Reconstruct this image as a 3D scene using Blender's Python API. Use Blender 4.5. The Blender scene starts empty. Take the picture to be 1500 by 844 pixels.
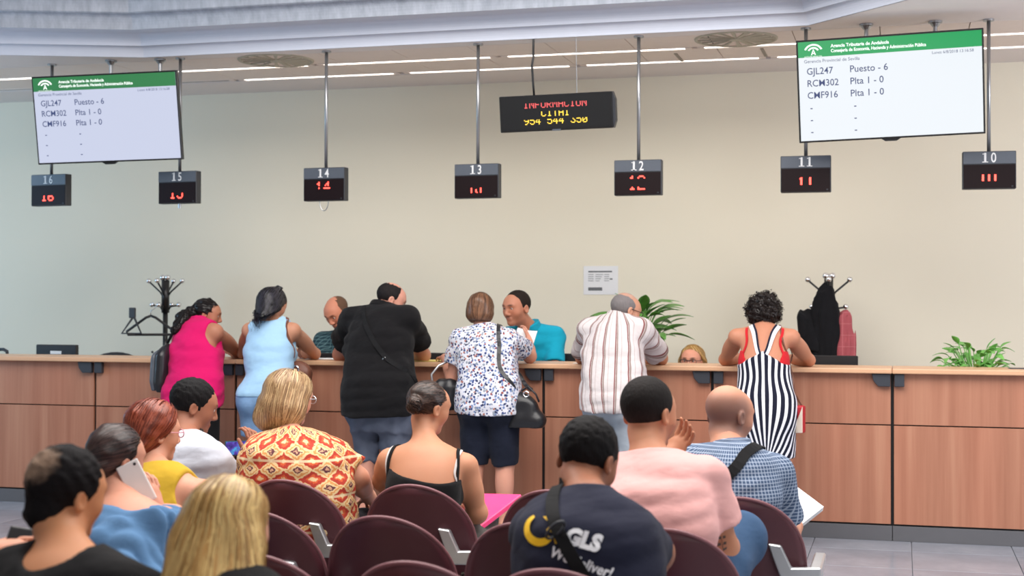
import bpy, bmesh, math, random
import numpy as np
from mathutils import Vector, Matrix
from mathutils.bvhtree import BVHTree

SC = bpy.context.scene
COL = SC.collection
R_ = math.radians
# ------------------------------------------------------------------ camera
TH, PITCH, ROLL, FPX, CAMH = .2673, .0104, .0023, 2083., 1.513
_fw = np.array([-math.sin(TH)*math.cos(PITCH), math.cos(TH)*math.cos(PITCH), math.sin(PITCH)])
_r = np.array([math.cos(TH), math.sin(TH), 0.]); _u = np.cross(_r, _fw)
_r2 = math.cos(ROLL)*_r + math.sin(ROLL)*_u
_u2 = -math.sin(ROLL)*_r + math.cos(ROLL)*_u
CAM = np.array([0, 0, CAMH])
cd = bpy.data.cameras.new('camera'); co = bpy.data.objects.new('camera', cd); COL.objects.link(co)
cd.sensor_width = 36; cd.lens = FPX*36/1500; cd.clip_end = 100
m3 = Matrix((_r2, _u2, -_fw)).transposed().to_4x4(); m3.translation = Vector(CAM); co.matrix_world = m3
cd.dof.use_dof = True; cd.dof.focus_distance = 7.0; cd.dof.aperture_fstop = 3.2
SC.camera = co
# ------------------------------------------------------------------ world, light, exposure
SC.view_settings.view_transform = 'Standard'; SC.view_settings.look = 'None'
SC.view_settings.gamma = 1; SC.view_settings.exposure = 0.45; SC.view_settings.use_curve_mapping = False
wd = bpy.data.worlds.new('room_ambient'); SC.world = wd; wd.use_nodes = True
bg = wd.node_tree.nodes['Background']; bg.inputs[0].default_value = (.95, .97, 1.0, 1); bg.inputs[1].default_value = .29

def area(name, loc, target, sx, sy, power, color):
    l = bpy.data.lights.new(name, 'AREA'); l.shape = 'RECTANGLE'; l.size = sx; l.size_y = sy
    l.energy = power; l.color = color
    o = bpy.data.objects.new(name, l); COL.objects.link(o); o.location = loc
    o.rotation_euler = (Vector(target)-Vector(loc)).to_track_quat('-Z', 'Y').to_euler()
    return o
area('skylight_area', (-1.4, 5.5, 4.6), (-1.4, 5.6, 0), 7.0, 4.4, 430, (1.0, .965, .92))
area('left_daylight', (-9.6, 7.6, 2.3), (-5.5, 11.5, 1.4), 2.4, 2.2, 66, (.40, .70, 1.0))
area('right_daylight', (4.2, 7.2, 2.4), (1.0, 11.5, 1.6), 2.0, 2.0, 95, (.90, .92, 1.0))
area('lobby_fill', (2.6, -2.0, 2.6), (-1.6, 6.0, .9), 3.4, 2.2, 50, (1.0, .98, .95))  # unseen fill light added behind the camera to lift the visitors' backs

# ------------------------------------------------------------------ helpers
def W(px, py, Y):
    d = _fw*FPX + _r2*(px-750) - _u2*(py-422)
    return CAM + d*(Y/d[1])
def S(c):
    return tuple(((v/255)/12.92 if v/255 <= .04045 else ((v/255+.055)/1.055)**2.4) for v in c)
def V(*a): return np.array(a, float)
def unit(v):
    v = np.asarray(v, float); n = np.linalg.norm(v); return v/(n if n > 1e-9 else 1)

def link(o, parent=None):
    COL.objects.link(o)
    if parent is not None: o.parent = parent
    return o
def tag(o, label=None, cat=None, group=None, kind=None):
    if label: o['label'] = label
    if cat: o['category'] = cat
    if group: o['group'] = group
    if kind: o['kind'] = kind
    return o
def empty(name, loc, label=None, cat=None, group=None, rot=(0, 0, 0)):
    o = bpy.data.objects.new(name, None); o.empty_display_size = .1; link(o)
    o.location = loc; o.rotation_euler = rot
    return tag(o, label, cat, group)
def mesh_arr(name, v, quads=None, tris=None, mat=None, parent=None, cols=None, vecs=None, smooth=True, mats=None, mi=None):
    me = bpy.data.meshes.new(name)
    v = np.ascontiguousarray(v, np.float32)
    me.vertices.add(len(v)); me.vertices.foreach_set('co', v.ravel())
    nq = 0 if quads is None else len(quads); nt = 0 if tris is None else len(tris)
    lv = []
    if nq: lv.append(np.asarray(quads, np.int32).ravel())
    if nt: lv.append(np.asarray(tris, np.int32).ravel())
    lv = np.concatenate(lv)
    me.loops.add(len(lv)); me.loops.foreach_set('vertex_index', lv)
    ls = np.concatenate([np.arange(nq)*4, nq*4+np.arange(nt)*3]).astype(np.int32)
    me.polygons.add(nq+nt); me.polygons.foreach_set('loop_start', ls)
    me.update(calc_edges=True); me.validate()
    if not smooth: me.polygons.foreach_set('use_smooth', np.zeros(len(me.polygons), bool))
    else: me.polygons.foreach_set('use_smooth', np.ones(len(me.polygons), bool))
    if cols is not None:
        a = me.attributes.new('col', 'FLOAT_COLOR', 'POINT')
        c = np.ones((len(v), 4), np.float32); c[:, :3] = cols; a.data.foreach_set('color', c.ravel())
    if vecs is not None:
        a = me.attributes.new('cuv', 'FLOAT_VECTOR', 'POINT')
        a.data.foreach_set('vector', np.ascontiguousarray(vecs, np.float32).ravel())
    if mat: me.materials.append(mat)
    o = bpy.data.objects.new(name, me)
    return link(o, parent)

class MB:
    """collects simple solids into one mesh"""
    def __init__(s): s.v = []; s.f = []; s.mi = []; s.n = 0; s.cur = 0
    def add(s, v, f):
        s.v += [tuple(map(float, p)) for p in v]; s.f += [tuple(i+s.n for i in q) for q in f]
        s.mi += [s.cur]*len(f); s.n += len(v); return s
    def box(s, lo, hi, M=None):
        x0, y0, z0 = lo; x1, y1, z1 = hi
        v = [(x0, y0, z0), (x1, y0, z0), (x1, y1, z0), (x0, y1, z0), (x0, y0, z1), (x1, y0, z1), (x1, y1, z1), (x0, y1, z1)]
        if M is not None: v = [M @ Vector(p) for p in v]
        return s.add(v, [(0, 3, 2, 1), (4, 5, 6, 7), (0, 1, 5, 4), (1, 2, 6, 5), (2, 3, 7, 6), (3, 0, 4, 7)])
    def bar(s, p, q, r, n=10, r2=None, cap=True):
        p, q = np.asarray(p, float), np.asarray(q, float); d = unit(q-p); r2 = r if r2 is None else r2
        a = unit(np.cross(d, (0, 0, 1) if abs(d[2]) < .9 else (1, 0, 0))); b = np.cross(d, a)
        v = []
        for c, rr in ((p, r), (q, r2)):
            for i in range(n):
                t = 2*math.pi*i/n; v.append(c+rr*(math.cos(t)*a+math.sin(t)*b))
        f = [(i, i+n, (i+1) % n+n, (i+1) % n) for i in range(n)]
        if cap: f += [tuple(range(n)), tuple(range(2*n-1, n-1, -1))]
        return s.add(v, f)
    def tube(s, pts, r, n=8):
        pts = [np.asarray(p, float) for p in pts]; rs = r if isinstance(r, (list, tuple)) else [r]*len(pts)
        v = []; up = None
        for i, p in enumerate(pts):
            d = unit(pts[min(i+1, len(pts)-1)]-pts[max(i-1, 0)])
            if up is None: up = unit(np.cross(d, (0, 0, 1) if abs(d[2]) < .9 else (1, 0, 0)))
            a = unit(up-d*np.dot(up, d)); up = a; b = np.cross(d, a)
            for k in range(n):
                t = 2*math.pi*k/n; v.append(p+rs[i]*(math.cos(t)*a+math.sin(t)*b))
        f = []
        for i in range(len(pts)-1):
            for k in range(n):
                f.append((i*n+k, i*n+(k+1) % n, (i+1)*n+(k+1) % n, (i+1)*n+k))
        f += [tuple(range(n-1, -1, -1)), tuple(range((len(pts)-1)*n, len(pts)*n))]
        return s.add(v, f)
    def ball(s, c, r, n=12, sc=(1, 1, 1)):
        v = []; f = []; h = n//2
        for i in range(h+1):
            a = math.pi*i/h
            for k in range(n):
                b = 2*math.pi*k/n
                v.append((c[0]+r*sc[0]*math.sin(a)*math.cos(b), c[1]+r*sc[1]*math.sin(a)*math.sin(b), c[2]+r*sc[2]*math.cos(a)))
        for i in range(h):
            for k in range(n):
                f.append((i*n+k, (i+1)*n+k, (i+1)*n+(k+1) % n, i*n+(k+1) % n))
        return s.add(v, f)
    def lathe(s, prof, c=(0, 0, 0), n=24):
        v = []; f = []
        for (r, z) in prof:
            for k in range(n):
                b = 2*math.pi*k/n; v.append((c[0]+r*math.cos(b), c[1]+r*math.sin(b), c[2]+z))
        for i in range(len(prof)-1):
            for k in range(n):
                f.append((i*n+k, i*n+(k+1) % n, (i+1)*n+(k+1) % n, (i+1)*n+k))
        return s.add(v, f)
    def prism(s, poly, y0, y1):
        """poly in x,z extruded along y"""
        n = len(poly); v = [(x, y0, z) for x, z in poly]+[(x, y1, z) for x, z in poly]
        f = [tuple(range(n)), tuple(range(2*n-1, n-1, -1))]+[(i+n, (i+1) % n+n, (i+1) % n, i) for i in range(n)]
        return s.add(v, f)
    def sheet(s, grid, thick=0.0):
        """grid[i][j] of points -> surface with thickness"""
        G = np.array(grid, float); a, b = G.shape[:2]
        du = np.gradient(G, axis=0); dv = np.gradient(G, axis=1); nn = np.cross(du, dv)
        nn /= np.maximum(np.linalg.norm(nn, axis=2, keepdims=True), 1e-9)
        T = (G+nn*thick/2).reshape(-1, 3); B = (G-nn*thick/2).reshape(-1, 3); o = a*b
        f = []
        for i in range(a-1):
            for j in range(b-1):
                q = (i*b+j, (i+1)*b+j, (i+1)*b+j+1, i*b+j+1); f.append(q)
                if thick: f.append(tuple(x+o for x in reversed(q)))
        if thick:
            ring = [i*b for i in range(a)]+[(a-1)*b+j for j in range(1, b)]+[i*b+b-1 for i in range(a-2, -1, -1)]+[j for j in range(b-2, 0, -1)]
            for x, y in zip(ring, ring[1:]+ring[:1]): f.append((y, x, x+o, y+o))
            return s.add(np.vstack([T, B]), f)
        return s.add(G.reshape(-1, 3), f)
    def build(s, name, mat, parent=None, bevel=0, smooth=False, segs=1):
        me = bpy.data.meshes.new(name); me.from_pydata(s.v, [], s.f); me.update()
        mats = mat if isinstance(mat, (list, tuple)) else [mat]
        for m in mats: me.materials.append(m)
        if len(mats) > 1: me.polygons.foreach_set('material_index', s.mi)
        bm = bmesh.new(); bm.from_mesh(me); bmesh.ops.recalc_face_normals(bm, faces=bm.faces)
        if bevel: bmesh.ops.bevel(bm, geom=bm.edges[:], offset=bevel, segments=segs, affect='EDGES', profile=.5)
        bm.to_mesh(me); bm.free()
        if smooth: me.polygons.foreach_set('use_smooth', [True]*len(me.polygons))
        o = bpy.data.objects.new(name, me); return link(o, parent)

# ------------------------------------------------------------------ materials
class NT:
    def __init__(s, name):
        s.m = bpy.data.materials.new(name); s.m.use_nodes = True; s.t = s.m.node_tree; s.b = s.t.nodes['Principled BSDF']
    def n(s, typ, **kw):
        x = s.t.nodes.new(typ)
        for k, v in kw.items(): setattr(x, k, v)
        return x
    def put(s, inp, val):
        if hasattr(val, 'links') or isinstance(val, bpy.types.NodeSocket): s.t.links.new(val, inp)
        else: inp.default_value = val
    def math(s, op, a, b=0., c=None):
        x = s.n('ShaderNodeMath', operation=op); s.put(x.inputs[0], a); s.put(x.inputs[1], b)
        if c is not None: s.put(x.inputs[2], c)
        return x.outputs[0]
    def mix(s, f, a, b, blend='MIX'):
        x = s.n('ShaderNodeMix', data_type='RGBA', blend_type=blend)
        s.put(x.inputs[0], f)
        for i, c in ((6, a), (7, b)):
            s.put(x.inputs[i], c if isinstance(c, bpy.types.NodeSocket) else (*c[:3], 1))
        return x.outputs[2]
    def attr(s, name): return s.n('ShaderNodeAttribute', attribute_name=name)
    def obj(s): return s.n('ShaderNodeTexCoord').outputs['Object']
    def gen(s): return s.n('ShaderNodeTexCoord').outputs['Generated']
    def mapp(s, vec, scale=(1, 1, 1), rot=(0, 0, 0)):
        x = s.n('ShaderNodeMapping'); s.put(x.inputs[0], vec); x.inputs[3].default_value = scale; x.inputs[2].default_value = rot
        return x.outputs[0]
    def noise(s, vec, scale=5, detail=3, rough=.5):
        x = s.n('ShaderNodeTexNoise'); s.put(x.inputs['Vector'], vec); x.inputs['Scale'].default_value = scale
        x.inputs['Detail'].default_value = detail; x.inputs['Roughness'].default_value = rough
        return x.outputs[0]
    def ramp(s, f, stops, interp='LINEAR'):
        x = s.n('ShaderNodeValToRGB'); s.put(x.inputs[0], f); e = x.color_ramp; e.interpolation = interp
        while len(e.elements) < len(stops): e.elements.new(.5)
        for el, (p, c) in zip(e.elements, stops): el.position = p; el.color = (*c[:3], 1)
        return x.outputs[0]
    def sep(s, vec):
        x = s.n('ShaderNodeSeparateXYZ'); s.put(x.inputs[0], vec); return x.outputs
    def bump(s, h, strength=.3, dist=.01):
        x = s.n('ShaderNodeBump'); s.put(x.inputs['Height'], h); x.inputs['Strength'].default_value = strength
        x.inputs['Distance'].default_value = dist; s.t.links.new(x.outputs[0], s.b.inputs['Normal'])
    def fin(s, col=None, rough=.5, metal=0, spec=None):
        if col is not None: s.put(s.b.inputs['Base Color'], col if isinstance(col, bpy.types.NodeSocket) else (*col[:3], 1))
        s.put(s.b.inputs['Roughness'], rough); s.b.inputs['Metallic'].default_value = metal
        if spec is not None: s.b.inputs['Specular IOR Level'].default_value = spec
        return s.m
def plain(name, col, rough=.5, metal=0, var=.08, scale=12, bump=0, bscale=200, spec=None):
    t = NT(name); o = t.obj(); f = t.noise(o, scale, 3)
    c = t.mix(f, [x*(1-var) for x in col], [min(1, x*(1+var)) for x in col])
    if bump: t.bump(t.noise(o, bscale, 2), bump, .002)
    return t.fin(c, rough, metal, spec)
def emis(name, col, strength):
    t = NT(name); t.fin((.02, .02, .02), .6)
    t.b.inputs['Emission Color'].default_value = (*col, 1); t.b.inputs['Emission Strength'].default_value = strength
    return t.m

M = {}
def wood():
    t = NT('beech_laminate'); o = t.obj(); oi = t.n('ShaderNodeObjectInfo')
    off = t.n('ShaderNodeVectorMath', operation='ADD'); t.t.links.new(o, off.inputs[0])
    cx = t.n('ShaderNodeCombineXYZ'); t.put(cx.inputs[0], t.math('MULTIPLY', oi.outputs['Random'], 17.)); t.t.links.new(cx.outputs[0], off.inputs[1])
    v = off.outputs[0]
    a = t.noise(t.mapp(v, (9, 9, .35)), 1.5, 4, .55); b = t.noise(t.mapp(v, (70, 70, 1.2)), 1.5, 3, .6); c3 = t.noise(t.mapp(v, (2.2, 2, .3)), 1, 2)
    c = t.ramp(a, [(.3, S((164, 108, 85))), (.55, S((183, 127, 102))), (.75, S((196, 143, 116)))])
    c = t.mix(t.math('MULTIPLY', b, .35), c, S((150, 100, 72)))
    c = t.mix(t.math('MULTIPLY', t.math('SUBTRACT', c3, .45), .9), c, S((205, 128, 100)))
    t.bump(b, .04, .001)
    return t.fin(c, .42)
M['wood'] = wood()
M['slab'] = plain('beech_edge', S((218, 172, 136)), .38, var=.06, scale=6)
M['plinth'] = plain('grey_plinth', S((98, 98, 102)), .42, var=.05)
M['seam'] = plain('black_seam', (.008, .008, .009), .5)
M['bracket'] = plain('slate_bracket', S((62, 66, 74)), .4, .2)
def wall_m():
    t = NT('cream_plaster'); o = t.obj()
    c = t.mix(t.noise(o, .8, 3), S((236, 228, 208)), S((241, 234, 215)))
    t.bump(t.noise(o, 260, 2), .06, .002); return t.fin(c, .8, spec=.2)
M['wall'] = wall_m()
M['plaster'] = plain('ceiling_plaster', S((240, 232, 230)), .8, var=.02, spec=.2)
M['panel'] = plain('ceiling_panel_metal', S((244, 230, 222)), .6, var=.03, spec=.3)
M['cove'] = plain('cornice_paint', S((210, 214, 226)), .7, var=.03, spec=.2)
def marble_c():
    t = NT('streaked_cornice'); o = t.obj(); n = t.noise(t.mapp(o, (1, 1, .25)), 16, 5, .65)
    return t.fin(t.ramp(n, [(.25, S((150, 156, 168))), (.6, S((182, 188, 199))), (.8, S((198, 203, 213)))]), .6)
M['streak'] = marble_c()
def tile_m():
    t = NT('floor_marble'); o = t.obj(); oi = t.n('ShaderNodeObjectInfo')
    n = t.noise(o, 2.2, 6, .65); n2 = t.noise(t.mapp(o, (1, 3, 1)), 7, 5, .7)
    c = t.ramp(n, [(.3, S((112, 117, 128))), (.55, S((136, 141, 151))), (.75, S((160, 163, 170)))])
    c = t.mix(t.math('MULTIPLY', n2, .25), c, S((136, 140, 150)))
    c = t.mix(t.math('MULTIPLY', oi.outputs['Random'], .35), c, S((168, 172, 182)))
    return t.fin(c, .22, spec=.3)
M['tile'] = tile_m()
M['grout'] = plain('grout', S((150, 152, 158)), .8)
M['steel'] = plain('brushed_steel', (.42, .43, .45), .35, .9, var=.1)
M['alu'] = plain('cast_aluminium', (.66, .67, .69), .34, .85, var=.08, bump=.1, bscale=120)
M['chrome'] = plain('chrome', (.8, .8, .82), .1, 1)
M['black'] = plain('black_plastic', (.012, .012, .014), .4)
M['blackm'] = plain('black_enamel', (.01, .01, .011), .3)
M['charcoal'] = plain('charcoal_plastic', S((48, 50, 56)), .45)
M['slate'] = plain('slate_sign_band', S((84, 90, 100)), .4)
M['ledface'] = plain('dark_led_filter', (.008, .002, .003), .5, spec=.2)
M['ledface2'] = plain('black_led_board', (.010, .010, .011), .3)
M['white'] = plain('white_paint', (.8, .8, .8), .5)
M['paper'] = plain('paper_white', S((238, 238, 240)), .7, var=.03)
M['yellowp'] = plain('yellow_paper', S((240, 226, 130)), .7, var=.03)
M['ink'] = plain('grey_ink', S((110, 112, 116)), .8)
M['maroon'] = plain('maroon_polypropylene', S((84, 40, 48)), .45, var=.05, bump=.15, bscale=500)
def speck():
    t = NT('speckled_upholstery'); v = t.n('ShaderNodeTexVoronoi'); t.put(v.inputs['Vector'], t.obj()); v.inputs['Scale'].default_value = 120
    return t.fin(t.ramp(v.outputs['Distance'], [(.25, S((190, 186, 170))), (.5, S((110, 106, 96))), (.8, S((40, 38, 36)))]), .9)
M['speck'] = speck()
M['vent'] = plain('vent_slats', S((186, 178, 160)), .5)
M['ventdark'] = plain('vent_dark', (.05, .046, .04), .7)
M['lamp'] = emis('lamp_diffuser', (1, .96, .88), 3.2)
M['lampoff'] = plain('unlit_diffuser', S((150, 140, 128)), .5)
M['red_led'] = emis('red_led', (1, .06, .04), 3.5)
M['redd_led'] = emis('dim_red_led', (1, .12, .12), .9)
M['yel_led'] = emis('amber_led', (1, .66, .05), 1.3)
M['scr_white'] = emis('screen_white', (.90, .95, 1), .68)
M['scr_white2'] = emis('screen_white_dim', (.74, .79, 1), .58)
M['scr_green'] = emis('screen_green', S((16, 168, 92)), .68)
M['scr_green2'] = emis('screen_green_dim', S((34, 128, 66)), .68)
M['scr_ink'] = emis('screen_ink', S((52, 66, 112)), .8)
M['scr_txt'] = emis('screen_header_text', (.95, 1, .97), 1.0)
M['leaf'] = plain('glossy_leaf', S((88, 142, 62)), .35, var=.35, scale=20)
M['leaf2'] = plain('light_leaf', S((112, 176, 84)), .45, var=.3, scale=30)
M['soil'] = plain('potting_soil', (.05, .035, .02), .95)
M['eyew'] = plain('eye_white', (.75, .73, .70), .25)
M['leather'] = plain('black_leather', (.014, .014, .017), .32, bump=.25, bscale=180)
M['brownleather'] = plain('brown_leather', S((110, 66, 50)), .5)
M['strapm'] = plain('black_webbing', (.008, .008, .009), .85, spec=.2)

def text_mesh(s, size, spacing=1.0, bold=0.0, align='LEFT'):
    c = bpy.data.curves.new('txt', 'FONT'); c.body = s; c.size = size; c.space_character = spacing
    c.align_x = align; c.align_y = 'BOTTOM_BASELINE'; c.resolution_u = 3; c.offset = bold
    o = bpy.data.objects.new('txt', c); COL.objects.link(o)
    dg = bpy.context.evaluated_depsgraph_get(); me = bpy.data.meshes.new_from_object(o.evaluated_get(dg))
    v = [tuple(p.co) for p in me.vertices]; f = [tuple(p.vertices) for p in me.polygons]
    bpy.data.objects.remove(o); bpy.data.curves.remove(c); bpy.data.meshes.remove(me)
    return v, f
# ------------------------------------------------------------------ signed-distance bodies
def wob(X, Y, Z, f, seed=0, n=6):
    rs = np.random.RandomState(seed); s = 0
    f = f if isinstance(f, (tuple, list)) else (f, f, f)
    for i in range(n):
        a = rs.normal(size=3); a /= np.linalg.norm(a); m = .6+.9*rs.rand(); p = rs.rand()*6.28
        s = s+np.sin((X*a[0]*f[0]+Y*a[1]*f[1]+Z*a[2]*f[2])*m*6.28+p)
    return s/n**.5*.6
class SDF:
    def __init__(s): s.ops = []; s.post = []
    def _cut(s, d, X, Y, Z, cuts):
        for (p, n) in cuts:
            n = unit(n); d = np.maximum(d, (X-p[0])*n[0]+(Y-p[1])*n[1]+(Z-p[2])*n[2])
        return d
    def op(s, fn, lo, hi, k, mode='u'): s.ops.append((fn, np.asarray(lo, float), np.asarray(hi, float), k, mode)); return s
    def cone(s, p, q, r1, r2=None, k=.03, cuts=(), mode='u'):
        p, q = np.asarray(p, float), np.asarray(q, float); r2 = r1 if r2 is None else r2
        ba = q-p; L = max(ba@ba, 1e-9); R = max(r1, r2)
        def fn(X, Y, Z):
            ax, ay, az = X-p[0], Y-p[1], Z-p[2]
            h = np.clip((ax*ba[0]+ay*ba[1]+az*ba[2])/L, 0, 1)
            d = np.sqrt((ax-ba[0]*h)**2+(ay-ba[1]*h)**2+(az-ba[2]*h)**2)-(r1+(r2-r1)*h)
            return s._cut(d, X, Y, Z, cuts)
        return s.op(fn, np.minimum(p-r1, q-r2), np.maximum(p+r1, q+r2), k, mode)
    def ell(s, c, r, R=None, k=.03, cuts=(), mode='u'):
        c = np.asarray(c, float); r = np.asarray(r, float); A = np.eye(3) if R is None else np.asarray(R)
        ext = np.sqrt(((A*r)**2).sum(1))
        def fn(X, Y, Z):
            x, y, z = X-c[0], Y-c[1], Z-c[2]
            a, b, g = (A[0, i]*x+A[1, i]*y+A[2, i]*z for i in range(3))
            k0 = np.sqrt((a/r[0])**2+(b/r[1])**2+(g/r[2])**2); k1 = np.sqrt((a/r[0]**2)**2+(b/r[1]**2)**2+(g/r[2]**2)**2)
            return s._cut(k0*(k0-1)/np.maximum(k1, 1e-6), X, Y, Z, cuts)
        return s.op(fn, c-ext, c+ext, k, mode)
    def loft(s, sec, k=.03, n=2.4, cuts=(), mode='u', yaw=0., cap=.10):
        sec = np.array(sorted(sec), float); zz = np.linspace(sec[0, 0], sec[-1, 0], 60)
        def cr(j):
            y = np.interp(zz, sec[:, 0], sec[:, j]); kern = np.array([1, 2, 3, 2, 1.])/9
            return np.convolve(np.pad(y, 2, 'edge'), kern, 'valid')
        cx, cy, A, B = (cr(j) for j in (1, 2, 3, 4)); cs, sn = math.cos(yaw), math.sin(yaw)
        def fn(X, Y, Z):
            x = X-np.interp(Z, zz, cx); y = Y-np.interp(Z, zz, cy)
            if yaw: x, y = x*cs-y*sn, x*sn+y*cs
            a = np.interp(Z, zz, A); b = np.interp(Z, zz, B)
            q = ((np.abs(x)/a)**n+(np.abs(y)/b)**n)**(1/n)
            d = (q-1)*np.minimum(a, b)
            tp = Z-zz[-1]+0*d; hh = np.maximum(cap-np.abs(d-tp), 0)/cap; d = np.maximum(d, tp)+hh*hh*cap/4
            return s._cut(np.maximum(d, zz[0]-Z), X, Y, Z, cuts)
        m = max(A.max(), B.max())
        return s.op(fn, (cx.min()-m, cy.min()-m, zz[0]), (cx.max()+m, cy.max()+m, zz[-1]), k, mode)
    def comb(s, f, d, k, mode):
        if mode == 's': f2, d2, sg = -f, d, -1
        else: f2, d2, sg = f, d, 1
        h = np.maximum(k-np.abs(f2-d2), 0)/max(k, 1e-6)
        return sg*(np.minimum(f2, d2)-h*h*k/4)
    def pts(s, P):
        X, Y, Z = P[:, 0], P[:, 1], P[:, 2]; f = np.full(len(P), .3)
        for fn, lo, hi, k, mode in s.ops: f = s.comb(f, fn(X, Y, Z), k, mode)
        for g in s.post: f = g(f, X, Y, Z)
        return f
    def grad(s, P, e=.004):
        g = np.stack([s.pts(P+np.eye(3)[i]*e)-s.pts(P-np.eye(3)[i]*e) for i in range(3)], 1)
        return g/np.maximum(np.linalg.norm(g, axis=1, keepdims=True), 1e-9)
    def crease(s, amp, freq, seed=0):
        s.post.append(lambda f, X, Y, Z: f+amp*(.5-2.2*np.abs(wob(X, Y, Z, freq, seed, 4)))); return s
    def clip(s, p, n):
        n = unit(n); p = np.asarray(p, float)
        s.post.append(lambda f, X, Y, Z: np.maximum(f, (X-p[0])*n[0]+(Y-p[1])*n[1]+(Z-p[2])*n[2])); return s
    def disp(s, amp, freq, seed=0):
        s.post.append(lambda f, X, Y, Z: f+amp*wob(X, Y, Z, freq, seed)); return s
    def mesh(s, h, lo=None, hi=None, smooth=1):
        us = [o for o in s.ops if o[4] == 'u']
        L = np.min([o[1] for o in us], 0)-2.5*h-.01 if lo is None else np.asarray(lo, float)
        H = np.max([o[2] for o in us], 0)+2.5*h+.01 if hi is None else np.asarray(hi, float)
        ax = [np.arange(L[i], H[i]+h, h).astype(np.float32) for i in range(3)]
        F = np.full([len(a) for a in ax], .3, np.float32)
        for fn, l, u, k, mode in s.ops:
            m = k+.03; sl = []
            for i in range(3):
                a, b = np.searchsorted(ax[i], [l[i]-m, u[i]+m]); sl.append(slice(a, b))
            if any(q.stop <= q.start for q in sl): continue
            X, Y, Z = ax[0][sl[0], None, None], ax[1][None, sl[1], None], ax[2][None, None, sl[2]]
            F[tuple(sl)] = s.comb(F[tuple(sl)], fn(X, Y, Z), k, mode)
        X, Y, Z = ax[0][:, None, None], ax[1][None, :, None], ax[2][None, None, :]
        for g in s.post: F = g(F, X, Y, Z)
        if lo is not None:   # closed where the box cuts it
            for i in range(3):
                q = [slice(None)]*3; q[i] = 0; F[tuple(q)] = np.maximum(F[tuple(q)], .001); q[i] = -1; F[tuple(q)] = np.maximum(F[tuple(q)], .001)
        return nets(F, ax, h, smooth)
def nets(F, ax, h, smooth):
    ins = F < 0
    c = ins[:-1, :-1, :-1].astype(np.int8)
    for i, j, k in [(1, 0, 0), (0, 1, 0), (0, 0, 1), (1, 1, 0), (1, 0, 1), (0, 1, 1), (1, 1, 1)]:
        c = c+ins[i:F.shape[0]-1+i, j:F.shape[1]-1+j, k:F.shape[2]-1+k]
    I, J, K = np.nonzero((c > 0) & (c < 8)); N = len(I)
    cor = [(i, j, k) for i in (0, 1) for j in (0, 1) for k in (0, 1)]
    val = {q: F[I+q[0], J+q[1], K+q[2]] for q in cor}
    acc = np.zeros((N, 3)); cnt = np.zeros(N)
    for q in cor:
        for d in range(3):
            if q[d] == 0:
                r = list(q); r[d] = 1; r = tuple(r); a, b = val[q], val[r]
                m = (a < 0) != (b < 0); t = np.where(m, a/np.where(m, a-b, 1), 0)
                p = np.tile(np.array(q, float), (N, 1)); p[:, d] += t
                acc[m] += p[m]; cnt += m
    v = acc/np.maximum(cnt, 1)[:, None]+np.stack([I, J, K], 1)
    idx = np.full(c.shape, -1, np.int32); idx[I, J, K] = np.arange(N)
    Q = []
    for d in range(3):
        a = [slice(None)]*3; b = [slice(None)]*3; a[d] = slice(0, -1); b[d] = slice(1, None)
        x = ins[tuple(a)] != ins[tuple(b)]; i, j, k = np.nonzero(x); P = np.stack([i, j, k], 1)
        e, f = [q for q in range(3) if q != d]
        ok = (P[:, e] > 0) & (P[:, f] > 0) & (P[:, e] < c.shape[e]) & (P[:, f] < c.shape[f]); P = P[ok]
        def at(de, df):
            R = P.copy(); R[:, e] += de; R[:, f] += df; return idx[R[:, 0], R[:, 1], R[:, 2]]
        q = np.stack([at(-1, -1), at(0, -1), at(0, 0), at(-1, 0)], 1)
        flip = ins[tuple(a)][P[:, 0], P[:, 1], P[:, 2]]
        if d == 1: flip = ~flip
        q[~flip] = q[~flip][:, ::-1]; Q.append(q)
    Q = np.concatenate(Q); Q = Q[(Q >= 0).all(1)]
    v = v*h+np.array([a[0] for a in ax])
    E = np.concatenate([Q[:, [0, 1]], Q[:, [1, 2]], Q[:, [2, 3]], Q[:, [3, 0]]])
    deg = np.bincount(E.ravel(), minlength=N).clip(1)
    for w in (([.5] if smooth == 1 else [.6, -.4]*(smooth//2)) if smooth else []):
        avg = np.stack([np.bincount(E[:, 0], v[E[:, 1], i], N)+np.bincount(E[:, 1], v[E[:, 0], i], N) for i in range(3)], 1)/deg[:, None]
        v = v+w*(avg-v)
    return v, Q

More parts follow.
